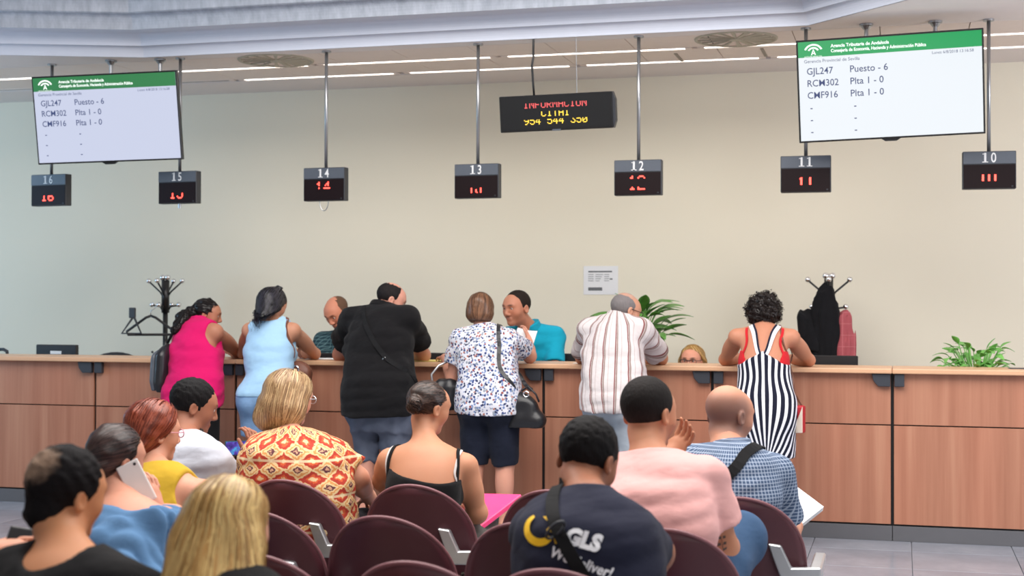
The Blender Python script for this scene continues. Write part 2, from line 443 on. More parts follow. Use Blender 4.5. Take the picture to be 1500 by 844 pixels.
def ribbon(name, ctrl, w, mat, parent, fld=None, off=.004, thick=.004, n=48, free=(), side=None):
    """strap: runs through ctrl points; hugs fld where a control point is not free"""
    C = np.array(ctrl, float); t = np.linspace(0, len(C)-1, n); i = np.clip(t.astype(int), 0, len(C)-2); u = (t-i)[:, None]
    P = [C[np.clip(i+d, 0, len(C)-1)] for d in (-1, 0, 1, 2)]
    X = .5*(2*P[1]+(P[2]-P[0])*u+(2*P[0]-5*P[1]+4*P[2]-P[3])*u**2+(3*P[1]-P[0]-3*P[2]+P[3])*u**3)
    wt = np.array([0. if j in free else 1. for j in range(len(C))]); wt = np.interp(t, np.arange(len(C)), wt)[:, None]
    nn = np.tile(np.array([0, -1., 0]), (n, 1)) if side is None else np.tile(np.asarray(side, float), (n, 1))
    if fld is not None:
        for _ in range(6):
            g = fld.grad(X, .008); X = X-np.clip(fld.pts(X)-off, -.05, .05)[:, None]*g*wt
        g = fld.grad(X, .01); nn = g*wt+nn*(1-wt)
        for _ in range(2): X[1:-1] = .5*X[1:-1]+.25*(X[:-2]+X[2:])
    T = np.gradient(X, axis=0); T /= np.linalg.norm(T, axis=1, keepdims=True)+1e-9
    B = np.cross(T, nn); B /= np.linalg.norm(B, axis=1, keepdims=True)+1e-9; nn = np.cross(B, T)
    m = MB(); v = []
    for j in range(n):
        for a, b in ((-1, -1), (1, -1), (1, 1), (-1, 1)): v.append(X[j]+B[j]*a*w/2+nn[j]*b*thick/2)
    f = []
    for j in range(n-1):
        for a in range(4): f.append((j*4+a, j*4+(a+1) % 4, j*4+4+(a+1) % 4, j*4+4+a))
    f += [(0, 1, 2, 3), ((n-1)*4+3, (n-1)*4+2, (n-1)*4+1, (n-1)*4)]
    m.add(v, f); return m.build(name, mat, parent, smooth=False)

# ------------------------------------------------------------------ skin, hair, cloth materials
def skin_m():
    t = NT('skin'); a = t.attr('col').outputs[0]; o = t.obj()
    c = t.mix(t.math('MULTIPLY', t.noise(o, 45, 4, .6), .28), a, t.mix(.5, a, S((190, 90, 70))))
    t.bump(t.noise(o, 420, 2), .1, .001)
    t.b.inputs['Subsurface Weight'].default_value = .12; t.b.inputs['Subsurface Radius'].default_value = (.02, .008, .005)
    return t.fin(c, .52, spec=.35)
M['skin'] = skin_m()
def hair_m():
    t = NT('hair'); a = t.attr('col').outputs[0]; o = t.obj()
    n = t.noise(t.mapp(o, (1, 1, .18)), 160, 3, .6); n2 = t.noise(o, 30, 3)
    c = t.mix(t.math('MULTIPLY', n, .5), a, t.mix(.65, a, (0, 0, 0)))
    c = t.mix(t.math('MULTIPLY', n2, .25), c, t.mix(.5, a, (0, 0, 0)))
    t.bump(n, .7, .005); return t.fin(c, .68, spec=.16)
M['hair'] = hair_m()
def strand_m():
    t = NT('hair_strand'); t.fin(t.attr('col').outputs[0], .38, spec=.5); return t.m
M['strand'] = strand_m()
def cloth(name, col, rough=.85, var=.1, weave=900, sheen=.05, bump=.15):
    t = NT(name); o = t.obj(); c = t.mix(t.noise(o, 9, 3), [x*(1-var) for x in col], [min(1, x*(1+var)) for x in col])
    t.bump(t.math('ADD', t.math('MULTIPLY', t.noise(o, weave, 2), .12), t.noise(t.mapp(o, (1, 1, 1.7)), 11, 3, .45)), .55, .014); t.b.inputs['Sheen Weight'].default_value = sheen
    return t.fin(c, rough, spec=.15)
def uvx(t): return t.sep(t.attr('cuv').outputs['Vector'])
def stripes(name, base, bands, period, rough=.85):
    """bands: list of (start, end, colour) as fractions of the period"""
    t = NT(name); u = uvx(t); f = t.math('FRACT', t.math('DIVIDE', u[0], period)); c = base
    for a, b, col in bands:
        m = t.math('MULTIPLY', t.math('GREATER_THAN', f, a), t.math('LESS_THAN', f, b)); c = t.mix(m, c, col)
    t.bump(t.noise(t.mapp(t.obj(), (1, 1, 1.5)), 11, 3, .45), .55, .014); return t.fin(c, rough, spec=.15)
def plaidm(name, base, line, period, w=.2, dark=None):
    t = NT(name); u = uvx(t); c = base
    if dark is not None: c = t.mix(t.noise(t.obj(), 14, 3), base, dark)
    for k in (0, 2):
        f = t.math('FRACT', t.math('DIVIDE', u[k], period)); c = t.mix(t.math('MULTIPLY', t.math('LESS_THAN', f, w), .75), c, line)
    t.bump(t.noise(t.mapp(t.obj(), (1, 1, 1.5)), 11, 3, .45), .55, .014)
    return t.fin(c, .85, spec=.15)
def floral():
    t = NT('floral_cotton'); v = t.n('ShaderNodeTexVoronoi'); t.put(v.inputs['Vector'], t.obj()); v.inputs['Scale'].default_value = 58
    nz = t.noise(t.obj(), 90, 2); d = t.math('ADD', v.outputs['Distance'], t.math('MULTIPLY', t.math('SUBTRACT', nz, .5), .55))
    pal = t.ramp(t.sep(v.outputs['Color'])[0], [(0, S((58, 74, 124))), (.25, S((118, 138, 178))), (.45, S((48, 54, 84))), (.62, S((150, 84, 80))), (.7, S((140, 148, 160))), (.9, S((176, 122, 108)))], 'CONSTANT')
    c = t.mix(t.math('LESS_THAN', d, .47), S((216, 216, 226)), pal); t.bump(t.noise(t.obj(), 11, 3, .45), .5, .014); return t.fin(c, .85, spec=.15)
def ikat():
    t = NT('ikat_print'); u = uvx(t); nz = t.math('MULTIPLY', t.math('SUBTRACT', t.noise(t.obj(), 70, 3), .5), .42)
    fu = t.math('ABSOLUTE', t.math('SUBTRACT', t.math('FRACT', t.math('DIVIDE', u[0], .084)), .5))
    fv = t.math('ABSOLUTE', t.math('SUBTRACT', t.math('FRACT', t.math('DIVIDE', u[2], .068)), .5))
    d = t.math('ADD', t.math('ADD', fu, fv), nz)
    red, cr, oc, mv = S((168, 60, 48)), S((214, 186, 140)), S((198, 138, 82)), S((98, 56, 64))
    c = t.ramp(d, [(0, S((196, 150, 120))), (.10, mv), (.2, cr), (.31, oc), (.42, cr), (.54, red), (.74, S((200, 92, 58))), (.86, cr)], 'CONSTANT')
    row = t.math('LESS_THAN', t.math('ABSOLUTE', t.math('SUBTRACT', t.math('FRACT', t.math('DIVIDE', u[2], .136)), .5)), .035)
    c = t.mix(t.math('MULTIPLY', row, .7), c, S((228, 210, 172))); t.bump(t.noise(t.obj(), 11, 3, .45), .5, .014); return t.fin(c, .85, spec=.15)

# ------------------------------------------------------------------ people
def rot3(yaw, pitch, roll):
    """yaw + turns right, pitch + looks down, roll + tips towards the right shoulder (degrees)"""
    a, b, c = -R_(yaw), -R_(pitch), R_(roll)
    Rz = np.array([[math.cos(a), -math.sin(a), 0], [math.sin(a), math.cos(a), 0], [0, 0, 1]])
    Rx = np.array([[1, 0, 0], [0, math.cos(b), -math.sin(b)], [0, math.sin(b), math.cos(b)]])
    Ry = np.array([[math.cos(c), 0, math.sin(c)], [0, 1, 0], [-math.sin(c), 0, math.cos(c)]])
    return Rz @ Rx @ Ry
class Person:
    def __init__(p, name_label, root, yaw, pelvis, chest, neck, head, hrot, sex='m', b=1., sh=None, elL=None, wrL=None, elR=None, wrR=None,
                 knL=None, anL=None, knR=None, anR=None, skin=(205, 150, 120), hs=1., shL=None, shR=None, handL=None, handR=None, bd=None, group=None, toes=None, leg=1.):
        p.root = np.asarray(root, float); g = lambda q: None if q is None else np.asarray(q, float)-p.root
        p.o = empty('person', tuple(p.root), name_label, 'person', group)
        p.yaw = yaw; p.R = rot3(yaw, 0, 0); p.rt = p.R[:, 0]; p.fw = p.R[:, 1]; p.sex = sex; p.b = b; p.bd = b if bd is None else bd; p.f = sex == 'f'
        p.P, p.C, p.N, p.H = g(pelvis), g(chest), g(neck), g(head); p.hr = rot3(*hrot); p.hs = hs*(.95 if p.f else 1.)
        p.sw = (.15 if p.f else .172)*b**.5 if sh is None else sh
        sp = unit(p.N-p.C); p.sp = sp
        p.sh = {'L': g(shL) if shL is not None else p.N-p.rt*p.sw-sp*.078, 'R': g(shR) if shR is not None else p.N+p.rt*p.sw-sp*.078}
        p.el = {'L': g(elL), 'R': g(elR)}; p.wr = {'L': g(wrL), 'R': g(wrR)}
        for q, s_ in (('L', -1), ('R', 1)):
            if p.el[q] is None: p.el[q] = p.sh[q]+V(0, 0, -.27)+p.rt*s_*.04
            if p.wr[q] is None: p.wr[q] = p.el[q]+p.fw*.23+V(0, 0, .04)-p.rt*s_*.03
        hw = .088*b**.5
        p.hip = {'L': p.P-p.rt*hw+V(0, 0, -.03), 'R': p.P+p.rt*hw+V(0, 0, -.03)}
        p.kn = {'L': g(knL), 'R': g(knR)}; p.an = {'L': g(anL), 'R': g(anR)}
        for q, s_ in (('L', -1), ('R', 1)):
            if p.kn[q] is None:
                p.kn[q] = V(0, 0, 0)+p.hip[q]*V(1, 1, 0)+p.rt*s_*.01+p.fw*.03+V(0, 0, p.hip[q][2]*.54)
            if p.an[q] is None: p.an[q] = V(p.kn[q][0], p.kn[q][1], .085)-p.fw*.04+p.rt*s_*.012
        p.hands = {'L': handL, 'R': handR}; p.skin = np.array(S(skin)); p.toes = toes; p.leg = leg
        r = (.046, .038, .026) if p.f else (.056, .044, .030); q = b**.6; p.ar = [x*q for x in r]
        l = (.086, .056, .036) if p.f else (.088, .057, .038); q = b**.7; p.lr = [x*q*leg for x in l]
    def hp(p, q): return p.H+p.hr @ (np.asarray(q, float)*p.hs)
    def frame(p, d):
        z = unit(d); x = unit(p.rt-z*(p.rt@z)); return np.stack([x, np.cross(z, x), z], 1)
    def torso(p, F, i=0., k=.06, hip=True, sh=True, trap=True):
        b, d = p.b, p.bd; A = p.frame(p.C-p.P); B = p.frame(p.N-p.C); f = p.f
        w = (.166, .128, .142, .128) if f else (.158, .146, .165, .150); y = (.118, .10, .108, .082) if f else (.118, .112, .118, .092)
        if hip:
            F.ell(p.P+V(0, 0, .02), (w[0]*b+i, y[0]*d+i, .125+i), A, k)
            for s_ in (-1, 1): F.ell(p.P+p.rt*s_*.075*b-p.fw*.045*d-V(0, 0, .045), (.085*b+i, .09*d+i, .095+i), None, k)
        F.ell(p.P*.5+p.C*.5+A[:, 1]*.012*d, (w[1]*b+i, y[1]*d+i, .15+i), A, k)
        F.ell(p.C, (w[2]*b+i, y[2]*d+i, .165+i), B, k)
        F.ell(p.C*.42+p.N*.58+(p.sh['L']+p.sh['R']-2*p.N)*.12, (w[3]*b**.6+i, y[3]*d+i, .10+i), B, k)
        if f:
            for s_ in (-1, 1): F.ell(p.C+B[:, 0]*s_*.07*b+B[:, 1]*.085*d+B[:, 2]*.01, (.058*b+i, .055*b+i, .058*b+i), None, .03)
        if sh:
            for q in 'LR': F.cone(p.N-p.sp*.065, p.sh[q], .056+i, p.ar[0]+i, k)
        if trap:
            for q in 'LR': F.cone(p.N-p.sp*.005, p.sh[q]*.6+p.N*.4, .036+i, .034+i, k*.6)
        return F
    def arm(p, F, q, i=0., t=2., k=.035, flare=0.):
        a, b, c = p.sh[q], p.el[q], p.wr[q]; r = p.ar
        if t <= 1:
            e = a+(b-a)*t; re = r[0]+(r[1]-r[0])*t; F.cone(a, a+(b-a)*min(1, t+.12), r[0]*1.04+i, re+i+flare, k, cuts=[(e, b-a)])
        else:
            F.cone(a, b, r[0]+i, r[1]+i, k); F.ell(a*.55+b*.45, np.array([r[0]*.95, r[0]*.95, np.linalg.norm(b-a)*.33])+i, p.frame(b-a) if abs(unit(b-a)@p.rt) < .95 else None, k)
            u = t-1; e = b+(c-b)*u; F.cone(b, c if u >= 1 else b+(c-b)*min(1, u+.15), r[1]*.98+i, r[1]+(r[2]-r[1])*u+i+flare, .02, cuts=() if u >= 1 else [(e, c-b)])
            if u > .5: F.cone(b+(c-b)*.12, b+(c-b)*.5, r[1]*1.02+i, r[1]*.85+i, .03)
    def legs(p, F, i=0., t=2., k=.04, flare=0., sides='LR'):
        for q in sides:
            a, b, c = p.hip[q], p.kn[q], p.an[q]; r = p.lr
            if t <= 1:
                e = a+(b-a)*t; re = r[0]+(r[1]-r[0])*t; F.cone(a, a+(b-a)*min(1.1, t+.15), r[0]*1.05+i, re+i+flare, k, cuts=[(e, b-a)])
            else:
                F.cone(a, b, r[0]+i, r[1]+i, k); u = t-1; e = b+(c-b)*u
                F.cone(b, b+(c-b)*min(1, u+.2), r[1]*.97+i, r[1]+(r[2]-r[1])*u+i+flare, .03, cuts=() if u >= 1 else [(e, c-b)])
                bk = unit(np.cross(np.cross(c-b, p.fw), c-b)); bk = -bk if bk@p.fw > 0 else bk
                if u > .6: F.ell(b*.68+c*.32+bk*.018, np.array([r[1]*.98, r[1]*.98, .13])+i, p.frame(c-b) if abs(unit(c-b)@p.rt) < .9 else None, .03)
    def feet(p, F, i=0.):
        for n_, q in enumerate('LR'):
            a = p.an[q]; fw = p.fw if p.toes is None else unit(p.R @ V(*p.toes[n_]))
            F.cone(a+V(0, 0, -.02), a-fw*.03+V(0, 0, -.05), p.lr[2]*.9+i, .03+i, .03)
            F.cone(a-fw*.03+V(0, 0, -.055), a+fw*.15+V(0, 0, -.062), .030+i, .022+i, .04); F.ell(a+fw*.10+V(0, 0, -.06), (.042+i, .05+i, .024+i), None, .03)
    def neckp(p, F, i=0.):
        r = .043 if p.f else .054; F.cone(p.N-p.sp*.04, p.hp((0, -.022, -.055)), r*1.12*p.b**.3+i, r*p.b**.2+i, .035)
    def headp(p, F):
        h = p.hs; e = lambda c, r, k=.02, m='u': F.ell(p.hp(c), np.array(r)*h, p.hr, k*h, mode=m)
        c = lambda a, b, r1, r2, k=.012, m='u': F.cone(p.hp(a), p.hp(b), r1*h, r2*h, k*h, mode=m)
        e((0, -.012, .035), (.076, .094, .083)); e((0, .028, -.045), (.058, .060, .066), .05); e((0, .045, .03), (.066, .052, .06), .03)
        e((0, .070, -.092), (.026, .020, .018), .03)
        for s_ in (-1, 1):
            e((s_*.042, .052, -.022), (.026, .026, .028), .03); e((s_*.033, .100, .012), (.018, .012, .012), .012, 's')
            c((s_*.012, .094, .032), (s_*.045, .082, .032), .007, .006, .016)
            e((s_*.080, -.012, -.006), (.010, .020, .030), .008); e((s_*.086, -.008, -.004), (.006, .012, .018), .006, 's')
            e((s_*.013, .098, -.030), (.009, .010, .008), .008)
        c((0, .092, .016), (0, .110, -.022), .008, .0115, .012)
        c((-.018, .088, -.056), (.018, .088, -.056), .006, .006, .008); c((-.014, .086, -.067), (.014, .086, -.067), .0065, .0065, .008)
    def handp(p, F, q):
        w = p.wr[q]; hd = p.hands[q] or {}; s_ = .92 if p.f else 1.
        d = unit(hd.get('d', unit(p.wr[q]-p.el[q]))); n = np.asarray(hd.get('n', (0, 0, -1)), float); n = unit(n-d*(n@d)); t = np.cross(d, n)*(1 if q == 'R' else -1)
        cu = hd.get('curl', 22); A = np.stack([t, n, d], 1); F.ell(w+d*.045*s_, np.array([.041, .016, .052])*s_, A, .02); F.cone(w-d*.01, w+d*.03*s_, p.ar[2]*.9, .022*s_, .02)
        for j, (o, L) in enumerate(((.030, .070), (.010, .078), (-.010, .073), (-.030, .058))):
            b = w+d*.088*s_+t*o*s_; a = R_(cu*.5+j*2); sp = t*(o*2.2)
            for L2, r1, r2, da in ((.45, .0088, .0082, cu), (.32, .0082, .0074, cu), (.23, .0074, .0062, cu*.7)):
                v = unit(d*math.cos(a)+n*math.sin(a)+sp); e = b+v*L*L2*s_; F.cone(b, e, r1*s_, r2*s_, .003); b = e; a += R_(da)
        th = hd.get('thumb', .75); b = w+d*.022*s_+t*.026*s_; v = unit(t*th+d*.7+n*.28); e = b+v*.045*s_; F.cone(b, e, .0125*s_, .0105*s_, .012); F.cone(e, e+unit(t*th*.4+d+n*.3)*.034*s_, .0105*s_, .0082*s_, .003)
    # ---- meshes
    def body(p, h=.010, hh=.006, legs=True, paint=None, eyes=True, iris=(60, 40, 28), brow=(50, 36, 30), feet=True, hands='LR', hnd=.0045):
        F = SDF(); p.torso(F)
        for q in 'LR': p.arm(F, q)
        if legs: p.legs(F)
        if feet and legs: p.feet(F)
        p.neckp(F); p.bf = F
        pv, pq = F.mesh(h); V_, Q_ = [pv], [pq]; n = len(pv)
        G = SDF(); p.neckp(G); p.headp(G); cutp = p.N*.55+p.H*.45; ax = unit(p.H-p.N)
        G.clip(p.N*.75+p.H*.25-ax*.02, -ax); hv, hq = G.mesh(hh); p.hf = G
        V_.append(hv); Q_.append(hq+n); n += len(hv)
        for q in hands:
            K = SDF(); K.cone(p.el[q]*.15+p.wr[q]*.85, p.wr[q], p.ar[2]*1.0+.002, p.ar[2]*.98, .01); p.handp(K, q); kv, kq = K.mesh(hnd)
            V_.append(kv); Q_.append(kq+n); n += len(kv)
        v = np.concatenate(V_); col = np.tile(p.skin, (len(v), 1)); a, bq = len(pv), len(pv)+len(hv)
        L = (hv-p.H) @ p.hr/p.hs; x, y, z = np.abs(L[:, 0]), L[:, 1], L[:, 2]; c = col[a:bq]
        def blend(m, cc): m = np.clip(m, 0, 1)[:, None]; c[:] = c*(1-m)+np.array(cc)*m
        sk = p.skin
        blend(.38*np.exp(-((x/.024)**2+((z+.061)/.011)**2)**2)*(y > .07), sk*np.array([.85, .5, .5]))
        blend(.9*np.exp(-(((x-.031)/.019)**2+((z-.034-.06*np.minimum(x-.02, .01))/.0065)**2)**2)*(y > .05), S(brow))
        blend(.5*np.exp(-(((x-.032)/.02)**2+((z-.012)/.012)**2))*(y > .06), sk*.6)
        blend(.35*np.exp(-(((x-.045)/.02)**2+((z+.025)/.02)**2))*(y > .03), sk*np.array([1, .72, .68]))
        if paint: paint(blend, L[:, 0], y, z)
        col[a:bq] = c
        ob = mesh_arr('body', v, np.concatenate(Q_), None, M['skin'], p.o, cols=col)
        if eyes:
            for s_ in (-1, 1):
                m = MB(); m.ball((0, 0, 0), .0115*p.hs, 12); vv = np.array(m.v); ce = p.hp((s_*.032, .0805, .012))
                fr = p.hr[:, 1]; cc = np.tile(np.array(S((225, 220, 214))), (len(vv), 1)); dn = (vv@fr)/(.0115*p.hs)
                cc[dn > .80] = S(iris); cc[dn > .94] = (.005, .005, .005)
                mesh_arr('eye', vv+ce, np.array([f for f in m.f]), None, M['skin'], p.o, cols=cc)
        return ob
    def cuv(p, v):
        t = np.clip((v[:, 2]-p.P[2])/max(p.N[2]-p.P[2], .05), -1, 1.3)[:, None]; c = p.P+(p.N-p.P)*t; d = (v-c)
        x = d@p.rt; y = d@p.fw; return np.stack([np.arctan2(x, -y)*.165*p.b+.005, y, v[:, 2]], 1)
    def wear(p, name, F, mat, h=.009, label=None, smooth=1):
        v, q = F.mesh(h, smooth=smooth); o = mesh_arr(name, v, q, None, mat, p.o, vecs=p.cuv(v))
        if label: o['label'] = label
        return o
    def shirt(p, mat, name='shirt', i=.013, sleeve=.55, hem=None, flare=.008, k=.06, extra=None, fold=.004, ff=(7, 7, 11), seed=1, h=.009, hip=True, collar=False, cuts=(), label=None, sh=True, trap=True, scoop=None, armhole=None):
        F = SDF(); p.torso(F, i, k, hip, sh, trap)
        if extra: extra(F)
        if sleeve:
            for q in 'LR': p.arm(F, q, i, sleeve, .03, flare)
        F.disp(fold, ff, seed)
        if hem is not None: F.clip((0, 0, hem), (0, .12, -1))
        if armhole:
            for q, s_ in (('L', -1), ('R', 1)): F.ell(p.sh[q]+p.rt*s_*armhole, (.07, .105, .115), p.frame(p.sp), .01, (), 's')
        if scoop is not None: F.ell(p.N+p.rt*scoop[0]+p.fw*scoop[1]+V(0, 0, scoop[2]), scoop[3:], None, .01, (), 's')
        F.crease(fold*.9, (2.6, 2.6, 7), seed+7); F.disp(fold*.25, (22, 22, 26), seed+7)
        top = p.N+p.sp*(.028 if scoop is None else .06)
        F.clip(top, unit(p.sp+p.fw*(-.15)))
        if collar:
            r = .058 if not p.f else .05; c0 = p.N-p.sp*.005; ax = unit(p.H-p.N); G = lambda f, X, Y, Z: f
            F.post.append(lambda f, X, Y, Z: f)
        for cp, cn in cuts: F.clip(cp, cn)
        if collar:
            K = SDF(); ax = unit(.7*p.sp+.5*unit(p.H-p.N)); c0 = p.N-p.sp*.015; K.cone(c0-ax*.02, c0+ax*.1, r*1.42*p.b**.3, r*1.2*p.b**.2, .01); K.clip(c0+ax*.055, unit(ax-p.fw*.25)); K.clip(c0-ax*.01, -ax)
            p.wear('collar', K, mat, .006)
        p.sf = F; return p.wear(name, F, mat, h, label)
    def pants(p, mat, t=1.95, i=.012, name='trousers', waist=None, flare=.01, h=.010, fold=.003, label=None, extra=None, seed=3):
        F = SDF(); b, d = p.b, p.bd; A = p.frame(p.C-p.P); w, y = (.166, .118) if p.f else (.158, .118)
        F.ell(p.P+V(0, 0, .02), (w*b+i, y*d+i, .125+i), A, .05)
        for s_ in (-1, 1): F.ell(p.P+p.rt*s_*.075*b-p.fw*.045*d-V(0, 0, .045), (.085*b+i, .09*d+i, .095+i), None, .05)
        p.legs(F, i, t, .04, flare)
        if extra: extra(F)
        F.crease(fold, (4, 4, 6), seed+3); F.disp(fold, (8, 8, 8), seed); F.clip(p.P+V(0, 0, .10 if waist is None else waist), (0, 0, 1))
        p.pf = F; return p.wear(name, F, mat, h, label)
    def shoes(p, mat, i=.007):
        for n_, q in enumerate('LR'):
            F = SDF(); a = p.an[q]; fw = p.fw if p.toes is None else unit(p.R @ V(*p.toes[n_]))
            F.cone(a-fw*.03+V(0, 0, -.052), a+fw*.15+V(0, 0, -.058), .032+i, .024+i, .04); F.ell(a+fw*.10+V(0, 0, -.055), (.044+i, .05+i, .026+i), None, .03); F.cone(a+V(0, 0, -.02), a-fw*.025+V(0, 0, -.05), p.lr[2]*.95+i, .032+i, .03)
            F.clip((0, 0, .001), (0, 0, -1)); F.clip(a+V(0, 0, -.012), (0, 0, 1)); p.wear('shoe', F, mat, .009)
    def hair(p, col, prims, cuts=(), h=.006, disp=(.002, 30), strands=None, name='hair', vary=.25, label=None, seed=5, k=.02):
        """prims in the head frame: (c, r) ellipsoids or (a, b, r1, r2) cones; cuts apply to the whole"""
        F = SDF()
        for q in prims:
            if q[0] == 'w': F.cone(q[1], q[2], q[3]*p.hs, q[4]*p.hs, k)
            elif len(q) == 2: F.ell(p.hp(q[0]), np.array(q[1])*p.hs, p.hr, k)
            else: F.cone(p.hp(q[0]), p.hp(q[1]), q[2]*p.hs, q[3]*p.hs, k)
        for cp, cn in cuts:
            cpw, cnw = p.hp(cp), unit(p.hr @ np.asarray(cn, float))
            F.post.append(lambda f, X, Y, Z_, c0=cpw, n0=cnw: np.maximum(f, (X-c0[0])*n0[0]+(Y-c0[1])*n0[1]+(Z_-c0[2])*n0[2]+.005*wob(X, Y, Z_, 48, 3)))
        if disp: F.disp(disp[0], disp[1], seed)
        v, q = F.mesh(h); c = np.tile(np.array(S(col)), (len(v), 1)); Fq = q; T = None
        o = mesh_arr(name, v, q, None, M['hair'], p.o, cols=c)
        if label: o['label'] = label
        p.hairf = F
        if strands: p.strands(F, v, col, parent=o, **strands)
        return o
    def strands(p, F, v, col, n=1500, L=.16, w=.0022, flow=None, steps=9, vary=.35, lift=.0025, zmin=None, seed=2, parent=None, hi=None):
        rs = np.random.RandomState(seed); X = v[rs.randint(0, len(v), n)].copy()
        l = (X-p.H) @ p.hr/p.hs
        if flow is None: flow = lambda Lc: np.tile(V(0, -.25, -1), (len(Lc), 1))
        ln = L*(.6+.6*rs.rand(n)); out = []; lf = lift*(.2+rs.rand(n))
        for s_ in range(steps+1):
            g = F.grad(X, .006); f = F.pts(X); X = X-(f-lf)[:, None]*g; out.append((X.copy(), g))
            l = (X-p.H) @ p.hr/p.hs; d = flow(l) @ p.hr.T; d = d-g*(d*g).sum(1, keepdims=True)+.12*rs.normal(size=(n, 3))*.3
            d /= np.linalg.norm(d, axis=1, keepdims=True)+1e-9; X = X+d*(ln/steps)[:, None]
        Vv = np.zeros((n, steps+1, 2, 3)); P = np.stack([o_[0] for o_ in out], 1); Nn = np.stack([o_[1] for o_ in out], 1)
        T = np.gradient(P, axis=1); B = np.cross(T, Nn); B /= np.linalg.norm(B, axis=2, keepdims=True)+1e-9
        ww = w*(.5+.8*rs.rand(n))[:, None, None]*np.linspace(1, .25, steps+1)[None, :, None]
        Vv[:, :, 0] = P-B*ww; Vv[:, :, 1] = P+B*ww
        i0 = (np.arange(n)[:, None]*(steps+1)+np.arange(steps)[None])*2
        Qs = np.stack([i0, i0+1, i0+3, i0+2], -1).reshape(-1, 4)
        base = np.array(S(col)); t = rs.rand(n)
        c = base[None]*(1-vary+2*vary*t[:, None])
        if hi is not None:
            m = (rs.rand(n) < .45)[:, None]; c = np.where(m, np.array(S(hi))[None]*(.8+.4*t[:, None]), c)
        c = np.repeat(c, (steps+1)*2, 0).clip(0, 1)
        o = mesh_arr('hair_strands', Vv.reshape(-1, 3), Qs, None, M['strand'], parent or p.o, cols=c); o['kind'] = 'stuff'
        return o
# hairline cuts in the head frame
FACE = ((0, .062, .072), (0, .62, -.5)); NAPE = ((0, -.03, -.055), (0, .25, -1)); EAR = ((0, .0, -.03), (0, 1., -.55))
CAP = [((0, -.014, .038), (.082, .100, .088))]
def shortcuts(front=.070, ftop=.078, ear=.012, nape=-.062):
    """front hairline slopes back to the ear, sides stop at the ear, nape lower"""
    return [((0, front, ftop), unit((0, ftop+.02, -(front-ear)))), ((0, -.05, nape), (0, .42, -1))]
def flow_down(l): return np.tile(V(0, -.2, -1), (len(l), 1))
# ================================================================== room
YC, SEAM0, MOD, YW, ZC = 9.39, -5.786, 1.146, 11.5, 3.37
SX = lambda k: SEAM0+MOD*k
# floor tiles
fl = tag(MB().box((-12, -3, -.06), (5, YW+.1, -.012)).build('floor', M['grout']), kind='structure')
tm = MB().box((-.298, -.298, -.014), (.298, .298, 0)).build('floor_tile', M['tile'], fl, bevel=.0015)
k = 0
for i in range(19):
    for j in range(15):
        x = -8.64+.6*i; y = .93+.6*j
        if y < 9.4 and abs(x+2.6-(-.0)) < 6.2 and k < 285:
            if x < -.26*y-.42*y-.8 or x > .16*y+1.2: continue
            o = tm if k == 0 else tm.copy(); k += 1
            if o is not tm: link(o, fl)
            o.location = (x, y, 0)
tag(MB().box((-12, YC+.1, -.03), (5, YW, -.004)).build('floor_staff_side', M['tile']), kind='structure')
# wall
tag(MB().box((-13, YW, 0), (6, YW+.15, ZC+.3)).build('wall_back', M['wall']), kind='structure')
tag(MB().box((-13, -4, 0), (-12, YW, ZC+.3)).build('wall_left', M['wall']), kind='structure')
# ceiling: plaster border, panels, cornice, raised centre
# corner points of the cornice edge at ceiling height
EDGE = [(-9.2, 7.6), (-5.55, 9.66), (-.60, 9.66), (1.9, 7.0), (1.9, -1.5), (-9.2, -1.5)]
EDGE = [(-10.2, 7.95), (-5.55, 9.66), (-.60, 9.66), (2.9, 6.0), (2.9, -3.0), (-10.2, -3.0)]
ce = MB()
OUT = [(-14, 9.82), (-5.55, 9.82), (-.60, 9.82), (7, 9.82)]
ce.add([(-14, 9.82, ZC), (7, 9.82, ZC), (7, 6.0, ZC), (2.9, 6.0, ZC), (-.60, 9.66, ZC), (-5.55, 9.66, ZC), (-10.2, 7.95, ZC), (-14, 7.95, ZC)], [(0, 1, 2, 3, 4, 5, 6, 7)])
ce.add([(-14, 9.82, ZC+.04), (7, 9.82, ZC+.04), (7, YW+.1, ZC+.04), (-14, YW+.1, ZC+.04)], [(0, 1, 2, 3)])
ce.box((-11, -4, 5.0), (4, 10.2, 5.1))
cl = tag(ce.build('ceiling', M['plaster']), kind='structure')
# ceiling panels in two rows, pieces with recessed joints
pa = MB().box((-.287, -.222, 0), (.287, .222, .02)).build('ceiling_panel', M['panel'], cl, bevel=.002)
pb = MB().box((-.287, -.235, 0), (.287, .235, .02)).build('ceiling_panel', M['panel'], cl, bevel=.002)
fa = fb = True
for i in range(17):
    x = -8.55+.58*i
    for (mesh0, y, first) in ((pa, 10.06, fa), (pb, 10.58, fb)):
        o = mesh0 if first else mesh0.copy()
        if not first: link(o, cl)
        o.location = (x, y, ZC+.002)
    fa = fb = False
MB().box((-13, 10.9, ZC-.004), (6, YW, ZC+.03)).build('wall_valance', M['plaster'], cl)
